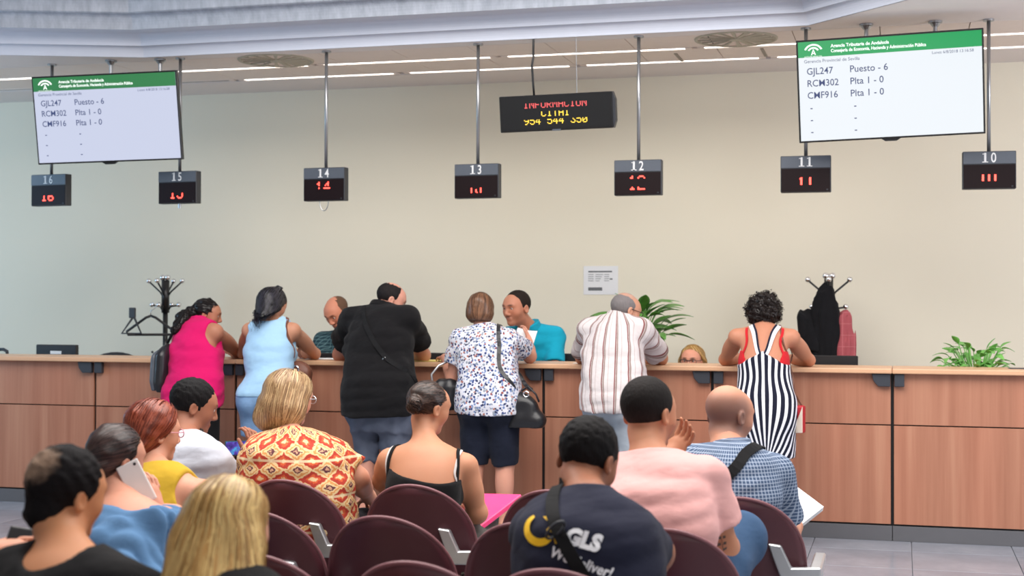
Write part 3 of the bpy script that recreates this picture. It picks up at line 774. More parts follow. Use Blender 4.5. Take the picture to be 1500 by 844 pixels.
# stepped cornice round the raised centre
def cornice(name, prof, mat):
    """prof: (inset, height) points; mitred along EDGE"""
    n = len(EDGE); E = [V(*e) for e in EDGE]; dirs = [unit(E[(i+1) % n]-E[i]) for i in range(n)]
    m = MB(); v = []; f = []
    for i in range(n):
        d0, d1 = dirs[i-1], dirs[i]; n0, n1 = V(d0[1], -d0[0]), V(d1[1], -d1[0]); b = unit(n0+n1); s = 1/max(.3, b@n1)
        for (q, z) in prof: w = E[i]+b*q*s; v.append((w[0], w[1], ZC+z))
    L = len(prof)
    for i in range(n):
        for j in range(L-1): f.append((i*L+j, ((i+1) % n)*L+j, ((i+1) % n)*L+j+1, i*L+j+1))
    return tag(m.add(v, f).build(name, mat), kind='structure')
def cove(q0, z0, dq, dz, n=7):
    return [(q0+dq*(1-math.cos(t*math.pi/2/n*1.0)), z0+dz*math.sin(t*math.pi/2/n)) for t in range(n+1)]
a = cove(0, 0, .05, .078); b = cove(.06, .083, .05, .078); c = [(.17, .160), (.24, .165)]
cornice('trim_1', [(-.01, 0)]+a+[(.06, .078)]+b+c, M['cove'])
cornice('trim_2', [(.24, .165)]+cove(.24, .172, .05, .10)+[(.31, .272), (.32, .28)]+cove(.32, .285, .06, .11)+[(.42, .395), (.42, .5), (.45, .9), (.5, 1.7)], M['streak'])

# lamps: long slot lights in two lines
def slot_light(x0, x1, y, lit, label):
    t = empty('ceiling_light', ((x0+x1)/2, y, ZC-.002), label, 'light', 'slot lights in the ceiling'); h = (x1-x0)/2
    m = MB()
    m.box((-h, -.036, 0), (h, -.028, .03)); m.box((-h, .028, 0), (h, .036, .03)); m.box((-h, -.03, .02), (h, .03, .03)); m.box((-h, -.03, 0), (-h+.05, .03, .02)); m.box((h-.05, -.03, 0), (h, .03, .02))
    m.build('frame', M['panel'], t)
    MB().box((-h+.05, -.028, .004), (h-.05, .028, .018)).build('diffuser', M['lamp'] if lit else M['lampoff'], t)
names = 'lit slot light beside the round vents, {} of its line from the left wall side'
orde = ['first', 'second', 'third', 'fourth', 'fifth', 'sixth', 'seventh']
xs = [-8.86, -7.38, -5.90, -4.42, -2.93, -1.45, .03, 1.5]
for i in range(7): slot_light(xs[i]+.02, xs[i+1]-.02, 10.315, True, f'slot light in the line next to the round vents, {orde[i]} from the left')
xs = [-8.3, -6.83, -5.36, -3.9, -2.44, -.97, .5, 1.9]
for i in range(7): slot_light(xs[i]+.02, xs[i+1]-.02, 10.85, i >= 2, ('unlit' if i < 2 else 'lit')+f' slot light in the line next to the back wall, {orde[i]} from the left')
# round swirl vents
def vent(x, label):
    t = empty('ceiling_vent', (x, 10.03, ZC-.001), label, 'vent', 'round ceiling vents')
    MB().lathe([(.0, .004), (.27, .004), (.27, .03), (.0, .03)], n=40).build('backing', M['ventdark'], t)
    MB().lathe([(.262, .004), (.272, -.008), (.288, -.006), (.292, .004)], n=48).build('rim', M['vent'], t, smooth=True)
    sl = None
    for i in range(16):
        if sl is None:
            m = MB(); m.add([(.05, -.004, -.002), (.262, -.012, -.002), (.262, .022, -.010), (.05, .008, -.006), (.05, -.004, .004), (.262, -.012, .004), (.262, .022, .002), (.05, .008, .002)], [(0, 3, 2, 1), (4, 5, 6, 7), (0, 1, 5, 4), (1, 2, 6, 5), (2, 3, 7, 6), (3, 0, 4, 7)])
            sl = m.build('slat', M['vent'], t); o = sl
        else: o = link(sl.copy(), t)
        o.rotation_euler = (0, 0, 2*math.pi*i/16)
    MB().lathe([(.0, -.012), (.045, -.010), (.055, .004)], n=24).build('hub', M['vent'], t)
vent(-4.63, 'round swirl vent in ceiling above counter position 14'); vent(-1.12, 'round swirl vent in ceiling between display 12 and the right screen')
# thin dark service slots in the panel rows
for (x0, y0, lab) in ((-1.62, 10.68, 'thin dark slot in ceiling panel nearer the long red message board'), (-.98, 10.62, 'thin dark slot in ceiling panel nearer the right screen')):
    tag(MB().box((x0-.012, y0-.17, ZC-.003), (x0+.012, y0+.17, ZC+.004)).build('air_slot', M['lampoff']), lab, 'vent')

# ================================================================== counter
posn = {-2: 'at the far left end, past the empty chairs', -1: 'at left edge, with a monitor and chair behind', 0: 'behind the woman in pink and coat stand', 1: 'in front of the woman in light blue', 2: 'in front of the man in black',
        3: 'between the floral blouse and the striped shirt', 4: 'in front of the woman in striped dress', 5: 'at right end, below the small green plant', 6: 'past the right end plant'}
for k in range(-2, 7):
    x0, x1 = SX(k), SX(k+1); g = .010
    t = empty('counter_unit', ((x0+x1)/2, YC, 0), 'beech laminate counter section with grey plinth '+('next to the black bag and papers, in front of the floral blouse' if k == 9 else posn.get(k, '')), 'counter', 'sections of the long reception counter')
    h = MOD/2
    MB().box((-h, .022, .02), (h, .36, 1.068)).build('carcass', M['seam'], t)
    MB().box((-h+g, 0, .742), (h-g, .02, 1.068)).build('upper_panel', M['wood'], t, bevel=.0015)
    MB().box((-h+g, 0, .108), (h-g, .02, .734)).build('lower_panel', M['wood'], t, bevel=.0015)
    MB().box((-h+.002, .004, .0), (h-.002, .02, .096)).build('plinth', M['plinth'], t, bevel=.0015)
    for s in (-1, 1):
        m = MB(); x = s*(h-.012)
        if s == 1: poly = [(x-.115, 1.066), (x, 1.066), (x, .985), (x-.075, .985), (x-.105, 1.02)]
        else: poly = [(x, 1.066), (x, .985), (x+.062, .985), (x+.062, 1.066)]
        m.prism(poly, -.035, .002).build('bracket', M['bracket'], t, bevel=.003)
# worktop in three long pieces
for (a, b, lab) in ((-9.2, SX(1)+.02, 'beech worktop of the counter, left length under the woman in pink'), (SX(1)+.022, SX(5)-.002, 'beech worktop of the counter, middle length under the papers'), (SX(5), 2.3, 'beech worktop of the counter, right length below the small plant')):
    t = tag(MB().box((a, YC-.055, 1.068), (b, YC+.42, 1.10)).build('counter_worktop', M['slab'], bevel=.006, segs=2, smooth=False), lab, 'worktop')
# staff desks behind
for k in range(-1, 6):
    t = empty('staff_desk', (SX(k)+MOD/2, YC+.37, 0), f'beech staff desk behind counter section, {["first","second","third","fourth","fifth","sixth","seventh"][k+1]} from the left', 'desk', 'staff desks behind the counter'); h = MOD/2-.003
    MB().box((-h, 0, .715), (h, .74, .74)).build('desktop', M['slab'], t, bevel=.003)
    for s in (-1, 1): MB().box((s*(h-.02)-.015, .05, 0), (s*(h-.02)+.015, .70, .715)).build('side_panel', M['charcoal'], t)

# ================================================================== hanging signs
GL = {'I': '01110 00100 00100 00100 00100 00100 01110', 'N': '10001 11001 10101 10101 10011 10001 10001', 'F': '11111 10000 10000 11110 10000 10000 10000', 'O': '01110 10001 10001 10001 10001 10001 01110',
      'R': '11110 10001 10001 11110 10100 10010 10001', 'M': '10001 11011 10101 10101 10001 10001 10001', 'A': '01110 10001 10001 11111 10001 10001 10001', 'C': '01110 10001 10000 10000 10000 10001 01110',
      'T': '11111 00100 00100 00100 00100 00100 00100', '9': '01110 10001 10001 01111 00001 00010 01100', '5': '11111 10000 11110 00001 00001 10001 01110', '4': '00010 00110 01010 10010 11111 00010 00010',
      '3': '11111 00010 00100 00010 00001 10001 01110', '0': '01110 10001 10011 10101 11001 10001 01110', '1': '00100 01100 00100 00100 00100 00100 01110', '2': '01110 10001 00001 00110 01000 10000 11111', '6': '00110 01000 10000 11110 10001 10001 01110', ' ': '00000 '*7}
def led(m, text, cx, z0, pitch, rows, y, r=None, adv=6):
    """dot-matrix text; rows: which of the seven rows are alight (the camera caught part of the scan)"""
    r = r or pitch*.5; w = (len(text)*adv-1)*pitch; x0 = cx-w/2
    for ci, ch in enumerate(text):
        for ri, row in enumerate(GL[ch].split()):
            if ri not in rows: continue
            for bi, bit in enumerate(row):
                if bit == '1': x = x0+(ci*adv+bi)*pitch; z = z0-ri*pitch; m.box((x-r*.92, y-.002, z-r*.92), (x+r*.92, y, z+r*.92))
    return m
def sign(n, x, ztop, led_fn, yaw, label):
    t = empty('counter_display', (x, 9.75, 2.26), label, 'sign', 'hanging counter number displays', rot=(0, 0, R_(yaw)))
    w = .166
    MB().box((-w, -.035, 0), (w, .035, .245)).build('housing', M['charcoal'], t, bevel=.004)
    MB().box((-w+.004, -.040, .164), (w-.004, -.034, .241)).build('number_band', M['slate'], t)
    MB().box((-w+.006, -.039, .006), (w-.006, -.034, .158)).build('led_window', M['ledface'], t)
    b = MB(); st = str(n); cxs = [-.026, .026]
    for ch, cx in zip(st, cxs):
        if ch == '1':
            b.box((cx-.0065, -.042, .172), (cx+.0065, -.0405, .234)); b.box((cx-.018, -.042, .172), (cx+.018, -.0405, .177)); b.box((cx-.017, -.042, .224), (cx, -.0405, .229))
        else:
            v, f = text_mesh(ch, .090, 1.0, .001, 'CENTER'); b.add([(q[0]*.78+cx, -.0415, q[1]+.172) for q in v], f)
    b.build('number_lettering', M['white'], t)
    m = MB(); led_fn(m); m.build('led_digits', M['red_led'], t)
    MB().box((w-.03, -.0405, .012), (w-.018, -.038, .020)).build('sensor_dot', M['charcoal'], t)
    h = ztop-2.505; m = MB(); m.bar((0, 0, .245), (0, 0, ztop-2.26), .0125, 12); m.build('pole', M['steel'], t, smooth=True)
    MB().lathe([(0, .0), (.035, 0), (.035, .012), (0, .012)], (0, 0, ztop-2.26-.012), 20).build('ceiling_flange', M['steel'], t)
    return t
PIT = .0105
L_ = lambda txt, z0, rows, cx=0: (lambda m: led(m, txt, cx, z0, PIT, rows, -.040))
def dash(zs):
    def fn(m):
        for (x, z, w, h) in zs: m.box((x-w/2, -.0415, z-h/2), (x+w/2, -.040, z+h/2))
    return fn
sign(16, -6.40, ZC, L_('16', .105, (3, 4, 5, 6)), -6, 'hanging display 16 with red digits under the left screen')
t15 = sign(15, -5.29, ZC, L_('15', .105, (3, 4, 5, 6)), -4, 'hanging display 15 with red digits right of left screen')
MB().bar((.0, 0, 0), (0, 0, -.035), .012).build('pole_end', M['steel'], t15)
t14 = sign(14, -4.095, ZC, L_('14', .135, (0, 1, 2, 4)), -3, 'hanging display 14 with red digits and a loop of cable below')
m = MB(); m.tube([(-.035+.035*math.cos(a)+.02, 0, .0-.07*max(0, math.sin(a))) for a in np.linspace(0, math.pi, 14)], .003, 6); m.build('cable_loop', M['steel'], t14)
sign(13, -2.925, ZC, dash([(-.035, .055, .010, .036), (0, .052, .010, .022), (.035, .055, .010, .036), (.008, .040, .008, .008)]), -2, 'hanging display 13 left of the long red message board')
def d12(m): led(m, '12', 0, .130, PIT, (0, 1), -.040); led(m, '12', 0, .105, PIT, (5, 6), -.040)
sign(12, -1.76, ZC, d12, 0, 'hanging display 12 right of the long red message board')
sign(11, -.62, ZC, dash([(-.028, .074, .013, .05), (.030, .074, .013, .05), (-.034, .09, .01, .01)]), 1, 'hanging display 11 under the left end of right screen')
sign(10, .55, ZC, dash([(-.04, .072, .013, .042), (-.002, .072, .013, .042), (.036, .072, .013, .042)]), 2, 'hanging display 10 under the right end of right screen')

# ticker board
_b = W(816.5, 191, 9.68); t = empty('message_board', (_b[0], 9.68, _b[2]), 'long black hanging message board with red and amber dot lettering', 'sign', rot=(R_(7), R_(-1.2), R_(2.5)))
w = .402
MB().box((-w, -.03, 0), (w, .05, .252)).build('housing', M['blackm'], t, bevel=.005)
MB().box((-w+.014, -.033, .014), (w-.014, -.029, .238)).build('led_board', M['ledface2'], t)
MB().prism([(w, .0), (w+.018, .05), (w+.018, .20), (w, .252)], -.028, .05).build('end_cap', M['charcoal'], t)
m = MB(); led(m, 'INFORMACION', 0, .206, .0069, (2, 3, 4, 5, 6), -.034); m.build('red_lettering', M['redd_led'], t)
m = MB(); led(m, 'CITA1', 0, .146, .0069, (2, 3, 4, 5, 6), -.034); m.build('amber_lettering', M['yel_led'], t); m = MB(); led(m, '954 544 350', 0, .092, .0069, (2, 3, 4, 5, 6), -.034); m.build('amber_lettering', M['yel_led'], t)
MB().box((-.03, -.034, -.002), (.03, -.029, .010)).build('badge', M['slate'], t)
m = MB(); m.tube([(-.16, .02, .25), (-.163, .02, .34), (-.168, .03, .46), (-.155, .03, .52), (-.16, .06, .56), (-.158, .08, .66), (-.158, .085, .715)], .008, 8); m.build('power_cable', M['black'], t, smooth=True)
m = MB(); m.tube([(.145, .02, .25), (.146, .085, .72)], .0022, 6); m.build('hanging_wire', M['steel'], t)

# the two big screens
def screen(loc, rot, W_, wm, gm, label, flange_x):
    t = empty('wall_screen', loc, label, 'screen', 'big hanging screens', rot=rot)
    H = W_*.5625; w, h = W_/2, H/2
    MB().box((-w-.012, -.0, -h-.012), (w+.012, .035, h+.012)).build('bezel', M['blackm'], t, bevel=.003)
    MB().box((-w*.6, .035, -h*.6), (w*.6, .075, h*.6)).build('back_cover', M['black'], t, bevel=.008)
    MB().box((-w, -.002, -h), (w, .001, h)).build('display', wm, t)
    hb = H*.158
    MB().box((-w, -.0035, h-hb), (w, -.0018, h)).build('green_header', gm, t)
    MB().prism([(-.06, -h-.012), (.06, -h-.012), (.035, -h-.028), (-.035, -h-.028)], 0, .02).build('logo_tab', M['blackm'], t)
    def txt(name, s, size, x, z, mat, sx=1., align='LEFT', bold=0):
        v, f = text_mesh(s, size, 1, bold, align); b = MB(); b.add([(p[0]*sx+x, -.0042, p[1]+z) for p in v], f); return b.build(name, mat, t)
    k = W_/1.15
    txt('header_lettering', 'Agencia Tributaria de Andalucía', .030*k, -w+.21*k, h-.046*k, M['scr_txt'], .95, bold=.0006)
    txt('header_lettering', 'Consejería de Economía, Hacienda y Administración Pública', .030*k, -w+.21*k, h-.078*k, M['scr_txt'], .82, bold=.0006)
    txt('status_lettering', 'Gerencia Provincial de Sevilla', .030*k, -w+.035*k, h-hb-.036*k, M['scr_ink'], 1.0)
    txt('status_lettering', 'Lunes 6/8/2018 13:16:58', .026*k, w-.05*k, h-hb-.030*k, M['scr_ink'], 1.0, 'RIGHT')
    for i, (a, b) in enumerate((('GJL247', 'Puesto - 6'), ('RCM302', 'Plta 1 - 0'), ('CMF916', 'Plta 1 - 0'), ('-', '-'), ('-', '-'), ('-', '-'))):
        z = h-hb-(.112+.0785*i)*k
        txt('queue_lettering', a, .062*k, -w+(.050 if i < 3 else .065)*k, z, M['scr_ink'], .92, bold=.0004); txt('queue_lettering', b, .062*k, -w+(.325 if i < 3 else .345)*k, z, M['scr_ink'], .95, bold=.0004)
    # emblem: two arches over a small flared letter A with a line of print
    m = MB(); cx, cz = -w+.098*k, h-.072*k
    for r0, r1, a0 in ((.050, .062, 22), (.028, .039, 26)):
        an = np.linspace(R_(a0), R_(180-a0), 20); v = []; f = []
        for q in an: v += [(cx+r0*k*math.cos(q), -.0042, cz+r0*k*math.sin(q)*.9), (cx+r1*k*math.cos(q), -.0042, cz+r1*k*math.sin(q)*.9)]
        for i in range(19): f.append((2*i, 2*i+2, 2*i+3, 2*i+1))
        m.add(v, f)
    m.add([(cx-.016*k, -.0042, cz-.016*k), (cx-.009*k, -.0042, cz-.016*k), (cx, -.0042, cz+.012*k), (cx, -.0042, cz+.024*k)], [(0, 1, 2, 3)]); m.add([(cx+.016*k, -.0042, cz-.016*k), (cx+.009*k, -.0042, cz-.016*k), (cx, -.0042, cz+.012*k), (cx, -.0042, cz+.024*k)], [(0, 3, 2, 1)])
    m.add([(cx-.009*k, -.0042, cz-.008*k), (cx+.009*k, -.0042, cz-.008*k), (cx+.006*k, -.0042, cz-.002*k), (cx-.006*k, -.0042, cz-.002*k)], [(0, 1, 2, 3)])
    m.build('emblem', M['scr_txt'], t)
    txt('emblem_lettering', 'JUNTA DE ANDALUCIA', .0125*k, cx-.058*k, cz-.030*k, M['scr_txt'], .86)
    # ceiling mounts
    Mi = t.rotation_euler.to_matrix().inverted(); up = Mi @ Vector((0, 0, 1))
    for fx in flange_x:
        p = Vector((fx, .33, h-.1)); wp = Vector(loc)+t.rotation_euler.to_matrix() @ p; L = ZC-.002-wp.z
        m = MB(); m.bar(p, p+up*L, .014, 10); m.bar(p+up*.01, Vector((fx, .06, h-.09)), .012, 10); m.bar(p+up*(L-.012), p+up*L, .045, 14); m.bar(p+up*(L-.035), p+up*(L-.014), .02, 10, r2=.036); m.build('ceiling_mount', M['steel'], t, smooth=False)
screen((-.072, 9.42, 2.905), (R_(8), R_(-1.6), R_(1.0)), 1.135, M['scr_white'], M['scr_green'], 'big hanging queue screen at right, between displays 11 and 10', (-.14, .30))
screen((-5.72, 9.42, 2.885), (R_(8), R_(-1.2), R_(6.0)), 1.125, M['scr_white2'], M['scr_green2'], 'big hanging queue screen at left, between displays 16 and 15', (-.10, .30))

# wall notice
t = empty('paper_notice', (-2.39, YW-.001, 1.70), 'white sheet in a clear sleeve taped to the cream wall', 'notice')
MB().box((-.145, -.003, -.118), (.145, 0, .118)).build('sheet', M['paper'], t)
m = MB()
m.box((-.105, -.0045, .066), (.095, -.003, .078))
for i in range(4):
    z = .045-.017*i
    for (a, b) in ((-.105, -.06), (-.045, .02-.01*i), (.03, .07)): m.box((a, -.0045, z), (b, -.003, z+.004))
m.box((.075, -.0045, .005), (.098, -.003, .016)); m.build('print_lines', M['ink'], t)
MB().box((-.105, -.0045, -.085), (.012, -.003, -.058)).build('print_bar', M['ink'], t)

# ================================================================== chairs for visitors
M['trimm'] = plain('maroon_edge', S((122, 76, 82)), .4)
def chair_shell():
    m = MB(); nu, nv = 17, 13; G = []
    for i in range(nu):
        u = -1+2*i/(nu-1); row = []
        for j in range(nv):
            s = j/(nv-1); z = .36+.455*s
            wd = .225*math.sqrt(max(0.0, 1-max(0, (z-.56)/.257)**2.3)) if z > .56 else .225-.05*((.56-z)/.2)**2
            zt = z
            row.append((u*wd, -.005-.075*s+.085*abs(u*wd/.225)**2.0, zt))
        G.append(row)
    return m.sheet(G, .012)
def make_chair(loc, label, first=None):
    t = empty('waiting_chair', loc, label, 'chair', 'maroon waiting room chairs')
    if first is not None:
        def cp(o, par):
            for ch in o.children:
                c = ch.copy(); link(c, par); cp(ch, c)
        cp(first, t); return t
    chair_shell().build('backrest', M['maroon'], t, smooth=True)
    pts = []
    for i in range(33):
        a = math.pi*i/32; u = math.cos(a); z = .56+.256*max(0, 1-abs(u)**2)**(1/2.3); x = u*.225
        pts.append((x, -.005-.075*((z-.36)/.455)+.085*abs(u)**2.0, z))
    m = MB(); m.tube(pts, .0075, 6); m.build('edge_trim', M['trimm'], t, smooth=True)
    m = MB(); G = []
    for i in range(11):
        u = -1+2*i/10
        G.append([(u*(.215 if 0 < j < 10 else .19), -.02+.44*j/10, .435+.02*abs(u)**3-.015*math.sin(j/10*3.14)+(.0 if j < 8 else -.012*(j-7)**1.4)) for j in range(11)])
    m.sheet(G, .014).build('seat_shell', M['maroon'], t, smooth=True)
    G = [[(x*.93, .02+(y+.02)*.9, z+.026) for (x, y, z) in r] for r in G]; MB().sheet(G, .032).build('seat_pad', M['speck'], t, smooth=True)
    # right hand armrest frame of cast aluminium
    m = MB(); m.prism([(.10, .655), (.145, .650), (.182, .572), (.285, .578), (.285, .525), (.15, .520)], -.058, -.030); m.build('arm_bracket', M['alu'], t, bevel=.004)
    m = MB(); m.box((.243, -.05, .535), (.285, .30, .572)); m.box((.248, .262, .30), (.276, .30, .535)); m.box((.248, -.05, .30), (.276, -.015, .535)); m.box((.248, -.05, .27), (.272, .30, .302)); m.build('armrest', M['alu'], t, bevel=.006)
    m = MB(); m.box((-.25, .13, .33), (.27, .19, .385)); m.build('beam', M['black'], t, bevel=.005)
    for s in (-1, 1):
        m = MB(); m.box((s*.20-.018, .135, .03), (s*.20+.018, .185, .34)); m.box((s*.20-.02, -.06, 0), (s*.20+.02, .38, .032)); m.build('leg', M['alu'], t, bevel=.005)
    return t
ROW = {1: 5.20, 2: 4.42, 3: 3.68, 4: 2.60}
chairs = [(1, -2.85, 'under the man in white shirt'), (1, -2.33, 'under the woman in patterned blouse'), (1, -1.80, 'under the woman in black top'), (1, -1.25, 'empty in the front row, beside the pink folder'), (1, -.56, 'under the man in plaid shirt'),
          (2, -2.58, 'under the redhead woman in yellow'), (2, -2.09, 'empty, left one of the empty pair behind the patterned blouse'), (2, -1.63, 'empty, behind the woman in black top'), (2, -1.15, 'empty, left of the man in pink shirt'), (2, -.70, 'under the man in pink shirt'),
          (3, -2.27, 'under the woman on the phone'), (3, -1.74, 'empty, just right of the long blonde hair'), (3, -1.27, 'empty, in front of the camera between blonde hair and navy shirt'), (3, -.88, 'under the man in navy shirt'), (3, -2.745, 'at the left edge, empty, showing only the top of its back'),
          (4, -1.78, 'under the man with thinning black hair'), (4, -1.31, 'under the long haired blonde woman'), (4, -2.25, 'under the person cut off at left edge')]
first = None
for r, x, lab in chairs:
    c = make_chair((x, ROW[r], 0), 'maroon round backed chair '+lab, first); first = first or c

# ================================================================== things behind the counter
def coat_stand(x, y, label):
    t = empty('coat_stand', (x, y, 0), label, 'coat stand')
    MB().lathe([(0, 0), (.19, 0), (.19, .02), (.05, .04), (.03, .06), (0, .06)], n=28).build('base', M['blackm'], t, smooth=False)
    m = MB(); m.bar((0, 0, .04), (0, 0, 1.70), .022, 14); m.bar((0, 0, 1.42), (0, 0, 1.70), .034, 14); m.build('pole', M['blackm'], t, smooth=True)
    for i in range(4):
        a = i*math.pi/2+.05; c, s = math.cos(a), math.sin(a)
        for (p, q, z0) in ((.03, .155, 1.60), (.03, .125, 1.475)):
            up = .09 if z0 > 1.55 else .01
            ar = MB(); ar.tube([(c*p, s*p, z0-.03), (c*(p+.02), s*(p+.02), z0), (c*q, s*q, z0+up)], .0075, 8); h = ar.build('hook_arm', M['blackm'], t, smooth=True)
            b = MB(); b.ball((c*q, s*q, z0+up+.004), .022, 14); b.build('hook_knob', M['chrome'], h, smooth=True)
    b = MB(); b.ball((-.022, -.01, 1.722), .026, 14); b.ball((.026, -.01, 1.722), .026, 14); b.build('top_knob', M['chrome'], t, smooth=True)
    return t
coat_stand(-6.10, 11.0, 'black coat stand with silver knobs behind the woman in pink')
coat_stand(-.53, 11.0, 'black coat stand with silver knobs and hung coats at right')
t = empty('coat_hanger', (-6.16, 10.86, 1.345), 'black plastic hanger on the left coat stand', 'hanger', rot=(0, 0, R_(25)))
m = MB(); m.tube([(0, 0, .05), (-.04, 0, .035), (-.2, 0, -.085), (-.19, 0, -.11), (.19, 0, -.11), (.2, 0, -.085), (.04, 0, .035), (0, 0, .05)], .011, 8); m.build('shoulder_bar', M['black'], t, smooth=True)
m = MB(); m.tube([(0, 0, .05), (0, 0, .09), (.025, 0, .11), (.045, 0, .125), (.04, 0, .15), (.01, 0, .155)], .004, 8); m.build('hook', M['chrome'], t, smooth=True)
t = empty('trouser_hanger', (-6.30, 10.80, 1.345), 'grey folded trouser hanger beside the black plastic hanger', 'hanger')
m = MB(); m.tube([(.0, 0, .09), (.02, 0, .03), (.085, 0, -.10), (-.10, 0, -.10), (0, 0, .03)], .010, 8); m.build('frame', M['charcoal'], t, smooth=True)
m = MB(); m.box((-.03, -.012, .03), (.03, .012, .12)); m.build('clip', M['charcoal'], t, bevel=.006)
def draped(name, label, cat, sec, mat, fold, seed, disp=(.010, (26, 26, 3)), cuvp=None):
    F = SDF(); F.loft(sec, n=2.2); F.disp(disp[0], disp[1], seed); v, q = F.mesh(.010)
    o = mesh_arr(name, v, q, None, mat, None, vecs=v); return tag(o, label, cat)
blackcloth = cloth('black_wool', (.010, .010, .012), .95)
draped('black_coat', 'long black coat hanging from top knob of right coat stand', 'coat', [(.95, -.555, 10.90, .115, .06), (1.2, -.55, 10.90, .115, .06), (1.45, -.55, 10.90, .105, .06), (1.6, -.55, 10.91, .065, .045), (1.70, -.535, 10.93, .025, .02)], blackcloth, 0, 1)
draped('black_jacket', 'short black jacket hung on the left arm of right coat stand', 'jacket', [(1.16, -.645, 10.88, .06, .05), (1.3, -.665, 10.90, .085, .05), (1.43, -.675, 10.92, .10, .05), (1.49, -.675, 10.93, .085, .04)], blackcloth, 0, 2)
pinkcheck = plaidm('pink_check_wool', S((178, 92, 98)), S((192, 116, 120)), .085, .06, S((160, 80, 88)))
draped('pink_scarf', 'dusty pink checked scarf hung on right arm of coat stand', 'scarf', [(.95, -.405, 10.90, .085, .045), (1.2, -.41, 10.90, .078, .045), (1.40, -.41, 10.92, .06, .04), (1.485, -.41, 10.95, .05, .03)], pinkcheck, 0, 3)

def monitor(x, y, ztop, w, label, yaw=0, sticker=False):
    t = empty('monitor', (x, y, .74), label, 'monitor', 'monitors on the staff desks', rot=(0, 0, R_(yaw))); h = ztop-.74
    MB().box((-w, -.02, h-.32), (w, .02, h)).build('casing', M['black'], t, bevel=.006)
    MB().box((-w+.012, .02, h-.308), (w-.012, .022, h-.012)).build('display', M['ledface2'], t)
    MB().box((-.03, -.035, .01), (.03, -.02, h-.15)).build('stand', M['black'], t); MB().box((-.12, -.09, 0), (.12, .09, .012)).build('base', M['black'], t, bevel=.003)
    if sticker: MB().box((-.05, -.022, h-.075), (.05, -.0195, h-.05)).build('sticker', M['white'], t)
p = W(84, 505, 10.1); monitor(p[0], 10.1, p[2], .185, 'black monitor with white sticker at left end of counter', 0, True)
p = W(470, 517, 10.0); monitor(p[0]+.02, 10.0, p[2], .16, 'black monitor in front of the bald clerk')
p = W(645, 517, 10.15); monitor(p[0]-.02, 10.15, p[2], .19, 'black monitor left of the clerk in turquoise')
p = W(830, 518, 10.1); monitor(p[0], 10.1, p[2], .17, 'black monitor right of the clerk in turquoise')
p = W(1224, 521, 10.0); monitor(p[0]-.03, 10.0, p[2], .18, 'black monitor below the pink scarf')
def office_chair(x, y, ztop, label):
    t = empty('office_chair', (x, y, 0), label, 'chair', 'office chairs behind the counter')
    F = SDF(); F.loft([(ztop-.46, 0, 0, .19, .03), (ztop-.2, 0, .02, .215, .035), (ztop-.03, 0, .03, .205, .03), (ztop, 0, .03, .17, .02)], n=3); v, q = F.mesh(.012); mesh_arr('backrest', v, q, None, M['black'], t)
    MB().box((-.23, -.48, .44), (.23, -.04, .52)).build('seat', M['black'], t, bevel=.03, segs=2)
    m = MB(); m.bar((0, -.25, .08), (0, -.25, .44), .03, 12)
    m.build('gas_column', M['steel'], t)
    m = MB(); m.box((-.04, -.06, .42), (.04, .06, .45)); m.box((-.03, .03, .42), (.03, .06, ztop-.3)); m.build('back_bar', M['black'], t)
    for i in range(5):
        a = i*1.2566; m = MB(); m.bar((0, -.25, .10), (.28*math.cos(a), -.25+.28*math.sin(a), .06), .022, 8, r2=.016); m.ball((.28*math.cos(a), -.25+.28*math.sin(a), .03), .03, 10); m.build('caster_leg', M['black'], t)
p = W(168, 511, 10.7); office_chair(p[0], 10.7, p[2], 'black office chair with rounded back near left end of counter')
# bent grey tube at the far left
p = W(4, 512, 10.3); t = empty('desk_lamp', (p[0]-.1, 10.3, .74), 'grey bent tube desk lamp peeking over counter at left edge', 'lamp')
h = p[2]-.74; m = MB(); m.tube([(-.02, 0, 0), (-.02, 0, h-.06), (-.01, 0, h-.015), (.03, 0, h), (.11, 0, h), (.14, 0, h-.015), (.145, 0, h-.05)], .014, 10); m.build('tube', M['charcoal'], t, smooth=True); MB().lathe([(0, 0), (.08, 0), (.08, .015), (0, .02)], (-.02, 0, 0)).build('base', M['charcoal'], t)

